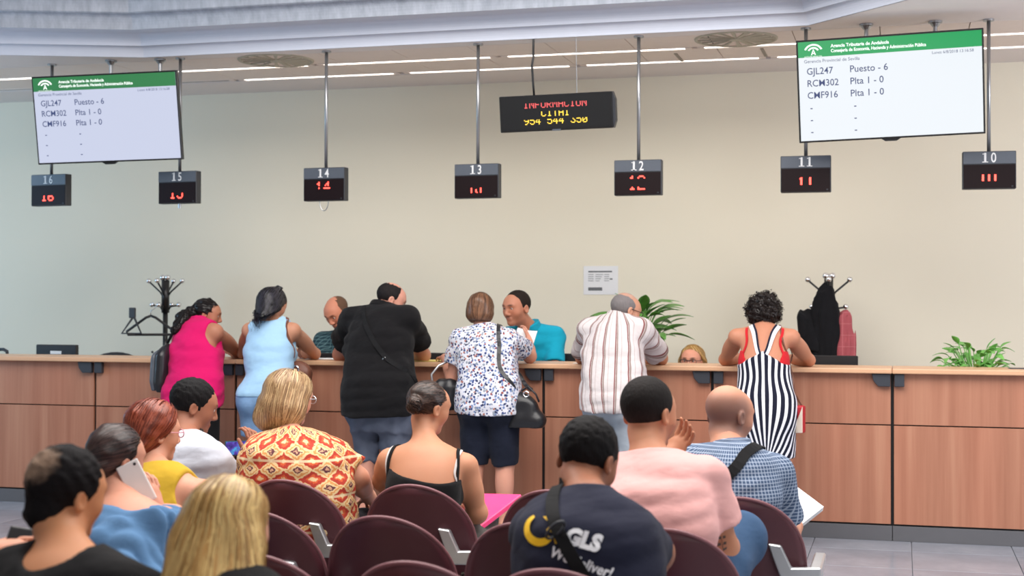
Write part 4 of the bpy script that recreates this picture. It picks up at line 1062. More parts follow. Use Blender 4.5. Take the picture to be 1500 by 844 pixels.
# plants
def leaf_mesh(L, w, droop, curl=.25):
    G = []
    for i in range(9):
        s = i/8; ww = w*math.sin(math.pi*min(1, s*.97+.02))**.8*(1-.35*s); row = []
        ang = droop*s; x = L*(s-.12*droop*s**2); z = -L*droop*.42*s**2
        for j in range(5):
            u = -1+.5*j; row.append((x, u*ww, z+abs(u)*ww*curl))
        G.append(row)
    return MB().sheet(G, .0016)
def plant(loc, label, zpot, n, L, w, spread, mat, seed, potmat, stem=.22, rise=1.0):
    rs = random.Random(seed); t = empty('potted_plant', loc, label, 'plant')
    MB().lathe([(0, 0), (.085, 0), (.11, zpot-.015), (.118, zpot), (.104, zpot), (.10, zpot-.03), (0, zpot-.03)], n=24).build('pot', potmat, t, smooth=True)
    MB().lathe([(0, zpot-.025), (.10, zpot-.028)], n=16).build('soil', M['soil'], t)
    variants = []
    sm = MB(); spots = []
    for i in range(n):
        a = rs.random()*6.283; el = rs.uniform(.25, 1.35)*rise; l = stem*rs.uniform(.55, 1.25); r0 = rs.uniform(0, .05)
        b = V(r0*math.cos(a), r0*math.sin(a), zpot-.03); d = V(math.cos(a)*math.cos(el)*spread, math.sin(a)*math.cos(el)*spread, math.sin(el)); e = b+d*l
        sm.tube([b, b*.5+e*.5+V(0, 0, .02), e], .0035, 6); spots.append((e, a, el))
    sm.build('stems', mat, t, smooth=True)
    for i, (e, a, el) in enumerate(spots):
        if len(variants) < 4: o = leaf_mesh(L, w, .5+.35*len(variants)).build('leaf', mat, t, smooth=True); variants.append(o)
        else: o = link(variants[i % 4].copy(), t)
        s = rs.uniform(.7, 1.2); o.location = e; o.scale = (s, s, s); o.rotation_euler = (rs.uniform(-.5, .5), -el*.75+rs.uniform(-.2, .3), a+rs.uniform(-.5, .5))
    return t
p = W(935, 500, 10.55); plant((p[0], 10.55, .74), 'large leafy green plant on desk behind the man in striped shirt', .46, 64, .21, .046, .62, M['leaf'], 4, M['black'], .28)
p = W(1430, 520, 10.0); plant((p[0], 10.0, .74), 'small bushy light green plant at right end of counter', .25, 120, .085, .028, .9, M['leaf2'], 8, M['charcoal'], .24, 1.0)
# papers on the worktop
def sheets(px, py, Y, w, d, rz, mat, label, n=1, z=1.10, cat='paper', th=.0012):
    p = W(px, py, Y); t = MB()
    for i in range(n): t.box((-w/2+.003*(i % 2), -d/2-.004*(i % 3), i*th), (w/2, d/2, i*th+th*.8))
    o = t.build('paper_sheets', mat); o.location = (p[0], Y, z+.0005); o.rotation_euler = (0, 0, R_(rz)); return tag(o, label, cat)
sheets(478, 522, 9.62, .26, .21, 8, M['paper'], 'white papers on worktop before the bald clerk', 4)
sheets(618, 527, 9.55, .34, .25, -6, M['yellowp'], 'yellow paper on worktop beside the man in black', 3)
sheets(712, 524, 9.62, .21, .20, 12, M['paper'], 'white papers on worktop before the clerk in turquoise', 3)
sheets(855, 530, 9.52, .14, .10, 4, M['paper'], 'small white slip on worktop left of the striped shirt', 1)
sheets(436, 522, 9.66, .20, .16, 20, M['paper'], 'white leaflet by the right elbow of woman in light blue', 3)
sheets(1492, 536, 9.60, .12, .09, 4, M['slate'], 'small blue grey pad at right end of worktop', 4)
# ================================================================== people
def Z(px, Y, z):
    y = 500.
    for _ in range(4):
        p = W(px, y, Y); y += (p[2]-z)*FPX/math.hypot(p[0]*.26-Y, 0)*1.0 if False else (p[2]-z)*FPX/(Y*.965-p[0]*.264)
    return V(p[0], Y, z)
def G(px, Y): p = Z(px, Y, .6); return (p[0], Y, 0)
jeansb = cloth('blue_denim', S((58, 84, 116)), .9, .22, 600)
jeansl = cloth('light_denim', S((122, 154, 192)), .9, .2, 600)
navy = cloth('dark_navy_denim', S((30, 34, 48)), .9, .2, 600)
blackc = cloth('black_cotton', S((21, 20, 22)), .92, .15)
darkc = cloth('dark_trousers', S((34, 34, 40)), .9)
shoeb = plain('black_shoe', (.02, .02, .022), .5); shoew = plain('white_shoe', S((210, 208, 204)), .6); shoet = plain('tan_sandal', S((150, 110, 80)), .6)
COUNTZ = 1.143
def ctr(px, Y): return Z(px, Y, COUNTZ)
flat = dict(n=(0, 0, -1), curl=14)

# ---- 1 woman in pink
p = Person('person in sleeveless hot pink top with dark curly ponytail, leaning on counter', G(285, 8.93), 14, Z(284, 8.93, .88), Z(284, 9.03, 1.16), Z(291, 9.13, 1.375), W(303, 462, 9.19), (68, 12, 0), 'f', 1.2,
           elL=ctr(262, 9.5), wrL=ctr(300, 9.72), elR=ctr(349, 9.52), wrR=ctr(338, 9.80), skin=(176, 122, 96), handL=flat, handR=flat)
p.body()
pk = cloth('hot_pink_jersey', S((210, 22, 100)), .85, .06)
p.shirt(pk, 'sleeveless_top', .016, 0, hem=.80, fold=.006, ff=(3, 3, 13), armhole=.035, extra=lambda F: F.loft([(.80, p.P[0], p.P[1], .19, .16), (1.0, p.P[0], p.P[1]+.03, .185, .15), (1.2, p.C[0], p.C[1], .175, .13)], k=.06))
p.pants(blackc, 1.95, .010, 'leggings', fold=.001); p.shoes(shoeb)
p.hair((26, 20, 20), CAP+[((0, -.085, .02), (0, -.115, .0), .038, .04), ('w', p.hp((0, -.115, 0)), p.hp((0, -.145, 0))+V(0, -.06, -.05), .046, .054), ('w', p.hp((0, -.145, 0))+V(0, -.06, -.05), p.hp((0, -.15, 0))+V(-.01, -.15, -.13), .056, .032)], [FACE], disp=(.006, 26), strands=dict(n=700, L=.06, w=.002, flow=lambda l: np.where(l[:, 1:2] > -.09, V(0, -1, -.1), V(0, -.05, -1))))
m = MB(); m.tube([p.hp((.05*math.cos(a)*.9, -.098, .01+.045*math.sin(a))) for a in np.linspace(0, 6.28, 14)], .006, 8); m.build('hair_tie', M['white'], p.o)
m = MB(); m.ball(p.hp((.087, .0, -.045)), .006, 10); m.build('earring', M['chrome'], p.o)
# black bag at her left side
b = W(238, 537, 8.9); t = empty('backpack', (b[0], 8.95, b[2]-.18), 'small black backpack with grey dotted panel beside the woman in pink', 'bag')
F = SDF(); F.loft([(0, 0, 0, .04, .10), (.06, 0, 0, .055, .13), (.26, .005, 0, .05, .12), (.36, .015, 0, .03, .07)], n=2.6); v, q = F.mesh(.010); mesh_arr('bag_body', v, q, None, M['leather'], t)
F = SDF(); F.loft([(.01, -.045, -.02, .022, .085), (.08, -.05, -.02, .03, .10), (.27, -.045, -.02, .026, .09), (.33, -.03, -.02, .02, .06)], n=2.8); v, q = F.mesh(.010); mesh_arr('front_panel', v, q, None, M['slate'], t)
for i in range(5):
    m = MB(); m.ball((-.076, -.055+.012*(i % 2), .06+.055*i), .009, 8); m.build('stud', M['black'], t)
m = MB(); m.tube([(.01, 0, .34), (.06, .03, .46), (.10, .06, .56)], .010, 8); m.build('strap', M['strapm'], t, smooth=True)

# ---- 2 woman in light blue
p = Person('person in light blue tank top and denim shorts with long black hair', G(395, 8.95), 0, Z(393, 8.95, .885), Z(394, 9.04, 1.17), Z(399, 9.14, 1.385), W(401, 446, 9.22), (8, 34, 4), 'f', 1.16,
           elL=ctr(356, 9.45), wrL=ctr(390, 9.72), elR=ctr(461, 9.50), wrR=ctr(430, 9.78), skin=(190, 138, 110), handL=flat, handR=flat)
p.body()
lb = cloth('light_blue_jersey', S((164, 202, 232)), .85, .05)
p.shirt(lb, 'tank_top', .017, 0, hem=.89, fold=.004, ff=(3, 3, 14), armhole=.030, scoop=(0, -.02, .03, .085, .10, .07))
p.pants(jeansl, .64, .013, 'denim_shorts', .06, .012); p.shoes(shoew)
p.hair((20, 18, 22), CAP+[((0, -.04, .0), (0, -.075, -.02), .088, .082), ('w', p.hp((0, -.07, 0)), p.N+V(0, -.09, -.02), .088, .088), ('w', p.hp((.03, -.05, -.03)), p.N+V(.05, -.075, -.04), .065, .055), ('w', p.hp((-.03, -.05, -.03)), p.N+V(-.055, -.085, -.05), .065, .055), ('w', p.N+V(-.02, -.09, -.02), p.N+V(-.03, -.20, -.09), .07, .04), ('w', p.N+V(.02, -.10, -.03), p.N+V(.02, -.235, -.10), .06, .036), ('w', p.N+V(.02, -.235, -.10), p.N+V(.03, -.285, -.19), .036, .006)], [FACE], disp=(.003, 24), strands=dict(n=900, L=.22, w=.0022, hi=(52, 50, 60)))
m = MB(); m.tube([p.hp((-.03, -.03, .122)), p.hp((.0, -.04, .132)), p.hp((.035, -.03, .122))], .012, 8); m.build('hair_clip', M['black'], p.o, smooth=True)
bagb = empty('shoulder_bag', tuple(Z(437, 9.12, .93)), 'brown shoulder bag with strap of woman in light blue', 'bag')
o_ = V(*bagb.location)
F = SDF(); F.loft([(0, 0, .0, .09, .05), (.10, 0, 0, .10, .055), (.2, 0, 0, .08, .03)], n=3); v, q = F.mesh(.011); mesh_arr('bag_body', v, q, None, M['brownleather'], bagb)
class Sh:   # a field shifted into another root
    def __init__(s, p, o, fs): s.d = p.root-o; s.fs = fs
    def pts(s, P): return np.minimum.reduce([f.pts(P-s.d) for f in s.fs])
    def grad(s, P, e=.006):
        g = np.stack([s.pts(P+np.eye(3)[i]*e)-s.pts(P-np.eye(3)[i]*e) for i in range(3)], 1); return g/np.maximum(np.linalg.norm(g, axis=1, keepdims=True), 1e-9)
wl = lambda p, q: np.asarray(q)+p.root
sh = wl(p, p.N+p.rt*.12)-o_
ribbon('strap', [V(0, .05, .2), sh+V(.02, .12, -.12), sh+V(0, .03, .03), sh+V(.005, -.10, -.08), V(-.02, -.05, .2)], .022, M['brownleather'], bagb, Sh(p, o_, [p.bf, p.sf]), free=(0, 4))
m = MB(); m.tube([V(.0, -.05, .12)+.025*V(math.cos(a), 0, math.sin(a)) for a in np.linspace(0, 6.28, 12)], .004, 6); m.build('ring', M['chrome'], bagb)

# ---- 3 man in black
def bald_paint(col, lo=.035, ymax=-.0, k=1.):
    def f(bl, x, y, z): bl(.65*(1/(1+np.exp(-(lo-z)/.012)))*(1/(1+np.exp((y-ymax)/.012)))*(z > -.075), S(col))
    return f
p = Person('person in loose black shirt and grey shorts with bald crown, standing at counter', G(556, 8.93), 6, Z(556, 8.93, .93), Z(556, 9.03, 1.24), Z(557, 9.13, 1.475), W(572, 440, 9.20), (58, 24, 0), 'm', 1.3,
           elL=ctr(498, 9.42), wrL=ctr(532, 9.70), elR=ctr(620, 9.50), wrR=ctr(592, 9.78), skin=(206, 150, 130), sh=.2, handL=flat, handR=flat)
p.body(paint=lambda bl, x, y, z: (bl(.75*(z < -.035)*(y > .0)*(y < .12), S((92, 76, 70)))))
p.shirt(blackc, 'loose_shirt', .020, .62, hem=.775, fold=.006, ff=(7, 7, 3), collar=True, flare=.022, extra=lambda F: F.loft([(.76, p.P[0]-.005, p.P[1]-.015, .242, .205), (1.0, p.P[0], p.P[1]-.005, .238, .19), (1.2, p.C[0], p.C[1]-.02, .225, .16), (1.33, p.C[0], p.C[1]+.0, .19, .12)], k=.05, n=2.6))
gs = cloth('grey_blue_cotton', S((92, 98, 114)), .9, .15)
p.pants(gs, 1.08, .010, 'shorts', .02, .035, fold=.008, extra=lambda F: F.loft([(.66, p.P[0], p.P[1]-.01, .18, .12), (.76, p.P[0], p.P[1]-.01, .205, .155), (.92, p.P[0], p.P[1], .20, .16)], k=.05, n=2.6)); p.shoes(shoeb)
p.hair((34, 29, 30), [((0, -.014, .034), (.081, .099, .084))], [((0, .062, .05), (0, 1, -.55)), ((0, -.02, .102), (0, -.05, 1)), ((0, -.05, -.045), (0, .4, -1))], disp=(.0015, 50), k=.01)
t = empty('crossbody_bag', tuple(p.root+V(0, 0, .9)), 'black crossbody bag with buckled strap over the man in black shirt', 'bag'); o_ = V(*t.location); FS = Sh(p, o_, [p.bf, p.sf]); a = lambda x, y, z: p.C+p.rt*x+p.fw*y+V(0, 0, z)+p.root-o_
ribbon('strap', [a(.05, .30, -.10), a(-.12, .25, .12), a(-.13, .12, .26), a(-.10, -.1, .22), a(.03, -.2, .05), a(.16, -.2, -.10), a(.26, -.08, -.24), a(.27, .08, -.28)], .032, M['strapm'], t, FS, .006)
m = MB(); c = a(.135, -.19, -.115); m.tube([c+V(.016*math.cos(q), -.004, .026*math.sin(q)) for q in np.linspace(0, 6.28, 14)], .004, 6); m.build('buckle', M['alu'], t, smooth=True)
m = MB(); c = a(.22, .16, -.36); m.box(c-V(.05, .08, .09), c+V(.05, .08, .09)); m.build('bag_body', M['leather'], t, bevel=.02, segs=2)

# ---- 4 woman in floral blouse
p = Person('person in white floral blouse and navy shorts with brown bob, at counter', G(716, 9.0), -2, Z(716, 9.0, .86), Z(714, 9.05, 1.14), Z(708, 9.1, 1.345), W(704, 455, 9.13), (-6, 8, 0), 'f', 1.12,
           elL=Z(663, 9.12, 1.0), wrL=Z(652, 9.38, 1.13), elR=ctr(776, 9.38), wrR=Z(775, 9.6, 1.245), skin=(206, 150, 128), sh=.165, handL=dict(n=(0, 0, -1), d=(-.5, .8, 0), curl=16), handR=dict(n=(-1, -.2, -.2), d=(-.25, .5, .6), curl=32))
p.body()
p.shirt(floral(), 'floral_blouse', .018, .60, hem=.80, fold=.004, flare=.022, extra=lambda F: F.loft([(.79, p.P[0], p.P[1], .205, .155), (.95, p.P[0], p.P[1], .21, .155), (1.12, p.C[0], p.C[1], .195, .135), (1.24, p.C[0], p.C[1], .165, .10)], k=.05, n=2.6))
p.pants(navy, 1.0, .013, 'knee_shorts', .03, .012); p.shoes(shoet)
p.hair((92, 62, 44), CAP+[((0, -.030, -.025), (.098, .090, .080)), ((0, -.02, .03), (.090, .104, .088))], [((0, .045, .06), (0, .85, -.35)), ((0, 0, -.088), (0, -.1, -1))], disp=(.002, 18), strands=dict(n=1300, L=.15, w=.0022, hi=(132, 92, 66)))
t = empty('handbag', tuple(Z(770, 8.98, .70)), 'black leather handbag on the right hip of woman in floral blouse', 'bag'); o_ = V(*t.location)
F = SDF(); F.loft([(0, -.005, 0, .125, .07), (.05, 0, 0, .125, .075), (.17, -.02, 0, .09, .06), (.25, -.035, 0, .05, .035)], n=2.8); F.ell((.07, 0, .05), (.06, .06, .05)); F.disp(.004, 9, 2); v, q = F.mesh(.009); mesh_arr('bag_body', v, q, None, M['leather'], t)
FS = Sh(p, o_, [p.bf, p.sf]); sh = p.N+p.rt*.11+p.root-o_
ribbon('strap', [V(-.075, -.03, .23), sh+V(.045, -.16, -.30), sh+V(.02, -.11, -.10), sh+V(0, .0, .02), sh+V(.03, .11, -.16), V(.03, .05, .24)], .026, M['leather'], t, FS, .006, free=(0, 5))
for s_ in (-1, 1):
    m = MB(); m.tube([V(-.035+s_*.05, -.045, .22)+.018*V(math.cos(q), 0, math.sin(q)) for q in np.linspace(0, 6.28, 12)], .0035, 6); m.build('ring', M['chrome'], t)
m = MB(); m.tube([(-.02, -.03, .24), (.03, -.05, .27), (.08, -.045, .22), (.10, -.04, .17)], .007, 8); m.build('handle', M['leather'], t, smooth=True)
t = empty('handbag', tuple(Z(655, 9.10, .79)), 'slouchy black bag with grey cord hung on left forearm of floral woman', 'bag'); 
F = SDF(); F.loft([(0, 0, 0, .06, .05), (.06, 0, 0, .10, .07), (.16, 0, 0, .105, .07), (.24, -.0, 0, .08, .05)], n=2.4); F.ell((0, -.01, .245), (.06, .035, .03), None, .02, (), 's'); F.disp(.005, 9, 6); v, q = F.mesh(.009); mesh_arr('bag_body', v, q, None, M['leather'], t)
m = MB(); m.tube([(-.09, -.03, .14), (-.105, -.02, .24), (-.06, .0, .30), (.01, .05, .335), (.03, .10, .34)], .008, 8); m.build('cord_handle', M['alu'], t, smooth=True)
m = MB(); m.tube([(.08, .02, .2), (.05, .04, .29), (.02, .08, .335)], .008, 8); m.build('cord_handle', M['alu'], t, smooth=True)
o = MB().sheet([[V(u*.15, .02*math.sin(u*3), v*.105) for v in np.linspace(0, 1, 5)] for u in np.linspace(0, 1, 7)], .002).build('paper_sheets', M['paper'], smooth=True)
c = Z(752, 9.58, 1.245); o.location = c; o.rotation_euler = (R_(-25), R_(8), R_(-8)); tag(o, 'white papers held up in right hand of woman in floral blouse', 'paper')

# ---- 5 man in striped shirt
p = Person('person in white and brown striped shirt with grey hair, leaning on counter', G(899, 8.92), 12, Z(899, 8.92, .90), Z(897, 9.02, 1.20), Z(903, 9.12, 1.405), W(916, 456, 9.19), (46, 18, 0), 'm', 1.08,
           elL=ctr(853, 9.40), wrL=ctr(884, 9.68), elR=ctr(968, 9.44), wrR=ctr(938, 9.72), skin=(196, 146, 120), handL=flat, handR=flat, bd=1.15)
p.body(paint=lambda bl, x, y, z: bl(.55*np.exp(-((y+.03)/.05)**2)*(z > .085), S((170, 150, 140))))
p.shirt(stripes('brown_striped_cotton', S((206, 198, 198)), [(.0, .10, S((132, 84, 82))), (.13, .24, S((146, 128, 122))), (.5, .54, S((178, 160, 158)))], .074), 'striped_shirt', .018, .8, hem=.84, fold=.005, ff=(6, 6, 6), collar=True, flare=.02,
        extra=lambda F: F.loft([(.83, p.P[0], p.P[1], .205, .16), (1.05, p.P[0], p.P[1]+.02, .205, .155), (1.26, p.C[0], p.C[1], .185, .12)], k=.05, n=2.6))
p.pants(cloth('pale_grey_cotton', S((164, 172, 182)), .9, .06), 1.96, .016, 'trousers', .02, .014); p.shoes(shoeb)
p.hair((132, 126, 126), [((0, -.016, .030), (.080, .098, .082))], [((0, .02, .0), (0, 1, -.35)), ((0, -.05, -.055), (0, .35, -1))], disp=(.0015, 50))
def glasses(p, mat, w=.03):
    for s_ in (-1, 1):
        m = MB(); m.tube([p.hp((s_*.034+w*.82*math.cos(a), .103, .010+.017*math.sin(a))) for a in np.linspace(0, 6.28, 16)], .0022, 6); g = m.build('glasses_rim', mat, p.o)
        m = MB(); m.tube([p.hp((s_*.060, .100, .016)), p.hp((s_*.080, .06, .014)), p.hp((s_*.084, -.01, .012))], .0022, 6); m.build('glasses_temple', mat, p.o)
    m = MB(); m.tube([p.hp((-.01, .104, .014)), p.hp((0, .107, .018)), p.hp((.01, .104, .014))], .0022, 6); m.build('glasses_bridge', mat, p.o)
glasses(p, M['black'])

# ---- 6 woman in striped dress
p = Person('person in navy and white striped dress with curly black hair, elbows on counter', G(1121, 8.93), 0, Z(1121, 8.93, .86), Z(1119, 9.04, 1.14), Z(1119, 9.17, 1.365), W(1119, 462, 9.25), (-10, 32, 0), 'f', 1.08,
           elL=ctr(1062, 9.43), wrL=ctr(1096, 9.70), elR=ctr(1185, 9.46), wrR=ctr(1146, 9.74), skin=(190, 132, 104), sh=.17, handL=flat, handR=flat)
p.body()
ds = stripes('navy_white_stripes', S((28, 30, 46)), [(.0, .44, S((226, 226, 234)))], .046)
F = SDF(); p.torso(F, .012, .05, True, False, False); F.loft([(.555, p.P[0]-.0, p.P[1]-.01, .19, .16), (.75, p.P[0], p.P[1]-.01, .188, .165), (.95, p.P[0], p.P[1]+.02, .172, .14), (1.1, p.C[0], p.C[1], .155, .12)], k=.05, n=2.2)
for s_ in (-1, 1): F.clip((p.C[0], p.C[1]-.1, 1.215), unit((s_*.62, -.18, 1)))
F.disp(.004, (9, 9, 2), 3); F.clip((0, 0, .56), (0, 0, -1)); p.sf = F; p.wear('striped_dress', F, ds, .009)
B = [p.bf]; cc = lambda x, y, z: V(p.C[0]+x, p.C[1]+y, z)
navs = cloth('navy_strap', S((30, 32, 50)), .85); whs = cloth('white_strap', S((228, 228, 236)), .85); redc = cloth('red_jersey', S((196, 36, 44)), .85)
class Mx:
    def __init__(s, *f): s.f = f
    pts = lambda s, P: np.minimum.reduce([f.pts(P) for f in s.f]); grad = Sh.grad
MM = Mx(p.bf, p.sf)
for s_ in (-1, 1):
    ribbon('dress_strap', [cc(s_*.012, -.12, 1.18), cc(s_*.045, -.12, 1.27), cc(s_*.075, -.05, 1.36), cc(s_*.095, .06, 1.40)], .030, whs, p.o, p.bf, .006)
    ribbon('dress_strap_edge', [cc(s_*.012-s_*.012, -.12, 1.175), cc(s_*.032, -.12, 1.265), cc(s_*.058, -.05, 1.365), cc(s_*.08, .06, 1.405)], .012, navs, p.o, p.bf, .009)
    ribbon('red_strap', [cc(s_*.155, -.04, 1.10), cc(s_*.142, -.06, 1.2), cc(s_*.125, -.04, 1.30), cc(s_*.115, .05, 1.37)], .016, redc, p.o, p.bf, .005)
K = SDF(); p.torso(K, .008, .05, False, False, False)
for s_ in (-1,): pass
K.clip((0, 0, 1.215), (0, 0, 1)); K.clip((0, 0, 1.03), (0, 0, -1))
K.post.append(lambda f, X, Y, Z_: np.maximum(f, .085+(1.19-Z_)*.0-np.abs(X-p.C[0])+np.maximum(0, Z_-1.10)*.35))
for s_ in (-1, 1):
    K2 = SDF(); K2.ops = list(K.ops); K2.post = list(K.post); K2.clip(p.C, (-s_, 0, 0)); p.wear('red_undertop', K2, redc, .008)
p.shoes(shoet)
p.hair((36, 28, 26), [((0, -.02, .03), (.112, .122, .112)), ((0, -.05, -.03), (.10, .085, .075))], [((0, .062, .05), (0, .8, -.45))], disp=(.017, 21), strands=dict(n=1500, L=.035, w=.0024, lift=.014, flow=lambda l: np.stack([np.sin(l[:, 1]*150+l[:, 2]*90), np.cos(l[:, 0]*130), np.sin(l[:, 0]*120+l[:, 1]*60)], 1)), h=.007)
t = empty('small_purse', tuple(Z(1166, 8.93, .715)), 'small red and cream flap purse hanging beside the striped dress', 'bag', rot=(0, 0, R_(-20))); o_ = V(*t.location)
MB().box((-.055, -.028, 0), (.055, .028, .17)).build('purse_body', plain('red_leather', S((178, 34, 46)), .45), t, bevel=.012, segs=2)
MB().prism([(.056, .168), (.056, .004), (-.02, .0), (.02, .08)], -.031, -.027).build('cream_panel', plain('cream_leather', S((222, 206, 190)), .5), t, bevel=.002)
t2 = t.rotation_euler.to_matrix().inverted(); tl = lambda q: V(*(t2 @ Vector(q)))
sh = p.N+p.rt*.10+p.root-o_
class ShR(Sh):
    def __init__(s, p, o, fs, Rm): s.p0 = p.root-o; s.fs = fs; s.R = Rm
    def pts(s, P): return np.minimum.reduce([f.pts(P @ s.R.T-s.p0) for f in s.fs])
Rm = np.array(t.rotation_euler.to_matrix())
ribbon('strap', [V(-.03, 0, .165), tl(sh+V(.06, -.13, -.30)), tl(sh+V(.02, -.12, -.10)), tl(sh+V(.01, .0, .03)), tl(sh+V(.04, .12, -.2)), V(.03, .02, .165)], .012, M['brownleather'], t, ShR(p, o_, [p.bf, p.sf], Rm), .006, free=(0, 5))

# ---- staff behind the counter (facing the hall)
tealplaid = plaidm('teal_plaid', S((46, 74, 82)), S((92, 122, 126)), .026, .2, S((30, 44, 54)))
p = Person('person behind counter, balding clerk in dark teal plaid shirt looking down', Z(505, 10.35, 0), 172, Z(505, 10.42, .66), Z(505, 10.36, 1.02), Z(506, 10.30, 1.28), W(494, 458, 10.18), (196, 36, 6), 'm', 1.05,
           elL=Z(540, 10.02, .86), wrL=Z(520, 9.9, .79), elR=Z(468, 10.02, .86), wrR=Z(490, 9.9, .79), knL=Z(525, 9.98, .56), anL=Z(525, 9.98, .09), knR=Z(485, 9.98, .56), anR=Z(485, 9.98, .09), skin=(208, 140, 112), hs=1.03)
p.body(hh=.005, brow=(70, 48, 38), paint=lambda bl, x, y, z: bl(.35*(z < -.04)*(y > .02), S((150, 104, 88))))
p.shirt(tealplaid, 'plaid_shirt', .016, .7, hem=.56, collar=True, hip=True); p.pants(darkc); p.shoes(shoeb)
p.hair((112, 84, 66), [((0, -.016, .034), (.081, .098, .082))], [((0, .045, .03), (0, 1, .55)), ((0, -.05, -.05), (0, .4, -1)), ((0, 0, -.02), (0, .8, -1))], disp=(.0015, 50))
office_chair(p.root[0], 10.78, .98, 'black office chair under the balding clerk')
turq = cloth('turquoise_pique', S((24, 160, 190)), .85, .06)
p = Person('person behind counter in turquoise polo shirt, clerk with short dark hair', Z(775, 10.15, 0), 160, Z(786, 10.25, .66), Z(785, 10.12, 1.06), Z(778, 9.99, 1.335), W(757, 452, 9.84), (208, 8, 0), 'm', 1.02,
           elL=Z(812, 9.95, 1.0), wrL=Z(790, 9.88, .80), elR=Z(752, 9.86, .95), wrR=Z(755, 9.78, .8), knL=Z(800, 9.95, .56), anL=Z(800, 9.95, .09), knR=Z(765, 9.95, .56), anR=Z(765, 9.95, .09), skin=(186, 128, 102), sh=.168, hs=1.05)
p.body(hh=.0045, brow=(30, 22, 20), paint=lambda bl, x, y, z: bl(.4*(1/(1+np.exp((z+.03)/.008)))*(1/(1+np.exp(-(y-.01)/.008))), S((120, 88, 74))))
p.shirt(turq, 'polo_shirt', .014, .7, hem=.56, collar=True); p.pants(darkc); p.shoes(shoeb)
p.hair((40, 31, 27), [((0, -.016, .036), (.082, .099, .089))], shortcuts(.080, .080, .026), disp=(.0015, 55))
office_chair(p.root[0]+.05, 10.62, .98, 'black office chair under the clerk in turquoise')
p = Person('person behind counter with blond hair and dark glasses, only eyes showing above worktop', Z(1020, 10.3, 0), 185, Z(1020, 10.38, .58), Z(1020, 10.34, .84), Z(1020, 10.30, 1.02), W(1014, 529, 10.22), (188, 6, 0), 'f', 1.0,
           elL=Z(1050, 10.05, .84), wrL=Z(1035, 9.92, .79), elR=Z(985, 10.05, .84), wrR=Z(1005, 9.92, .79), knL=Z(1035, 9.95, .56), anL=Z(1035, 9.95, .09), knR=Z(1005, 9.95, .56), anR=Z(1005, 9.95, .09), skin=(214, 152, 126))
p.body(hh=.005); p.shirt(cloth('white_blouse', S((210, 206, 206))), 'blouse', .013, .6, hem=.54); p.pants(darkc); p.shoes(shoeb)
p.hair((172, 132, 78), CAP+[((0, -.02, .02), (.094, .10, .095)), ((-.075, -.01, .0), (-.085, .0, -.16), .035, .03), ((.075, -.01, .0), (.085, .0, -.16), .035, .03)], [((0, .05, .075), (0, .8, -.52))], disp=(.002, 20), strands=dict(n=600, L=.15, hi=(206, 170, 110)))
glasses(p, M['black'], .036)
office_chair(p.root[0], 10.72, .92, 'black office chair under the blond clerk with glasses')

# ---- seated visitors
def seated(label, row, px_root, head, hrot, neck, shz=None, **kw):
    y = ROW[row]; root = Z(px_root, y+.2, .5); root[2] = 0
    nk = np.asarray(neck, float); pel = V(root[0], y+.16, .555); root = V(root[0], y+.16, 0); ch = kw.pop('chest', None)
    if ch is None: ch = V(pel[0]*.45+nk[0]*.55, pel[1]*.5+nk[1]*.5-.035, pel[2]*.42+nk[2]*.58)
    d = dict(knL=pel+V(-.12, .43, -.02), anL=V(pel[0]-.12, pel[1]+.42, .085), knR=pel+V(.12, .43, -.02), anR=V(pel[0]+.12, pel[1]+.42, .085))
    for q, s_ in (('L', -1), ('R', 1)):
        d['el'+q] = V(nk[0]+s_*.24, nk[1]+.05, .82); d['wr'+q] = V(nk[0]+s_*.12, nk[1]+.27, .70)
    d.update(kw); return Person(label, root, kw.pop('yaw', 0) if 'yaw' in kw else 0, pel, ch, nk, head, hrot, **{k: v for k, v in d.items() if k != 'yaw'})

# white T-shirt man
p = seated('person seated in white T-shirt with short black hair, turned to the right', 1, 290, W(283, 597, 5.52), (52, 16, 0), W(272, 645, 5.42), yaw=28, hs=.96, skin=(156, 104, 80), b=1.05, wrR=Z(372, 5.72, .83), elR=Z(385, 5.60, .62), handR=dict(d=(-.15, .15, 1), n=(-.9, .3, .2), curl=34))
p.body(h=.009); p.shirt(cloth('white_jersey', S((200, 204, 216)), .85, .03), 'tshirt', .014, .62, hem=.56, fold=.005, ff=(4, 4, 12), label=None); p.pants(jeansb); p.shoes(shoew)
p.hair((22, 20, 22), [((0, -.014, .040), (.085, .103, .092))], shortcuts(.074, .082, .022), disp=(.0035, 60))
m = MB(); m.tube([p.N+p.sp*.03+.066*(p.rt*math.cos(a)+p.fw*math.sin(a)*1.0)+V(0, 0, .012*math.sin(a)) for a in np.linspace(0, 6.28, 24)], .008, 8); m.build('dark_collar', M['black'], p.o, smooth=True)
t = empty('smartphone', tuple(W(346, 657, 5.78)), 'dark smartphone with lit blue purple screen held in hand', 'phone', rot=(R_(-12), R_(-4), R_(-14)))
MB().box((-.066, -.005, -.034), (.066, .005, .034)).build('phone_case', plain('teal_case', S((30, 70, 84)), .4), t, bevel=.005, segs=2)
def scrn():
    t = NT('phone_display'); c = t.ramp(t.noise(t.obj(), 30, 4), [(.35, S((30, 26, 90))), (.5, S((90, 60, 170))), (.62, S((60, 160, 210))), (.75, S((190, 200, 230)))]); t.fin((.01, .01, .01), .2); t.put(t.b.inputs['Emission Color'], c); t.b.inputs['Emission Strength'].default_value = .8; return t.m
MB().box((-.056, -.0062, -.029), (.056, -.0045, .029)).build('phone_screen', scrn(), t)

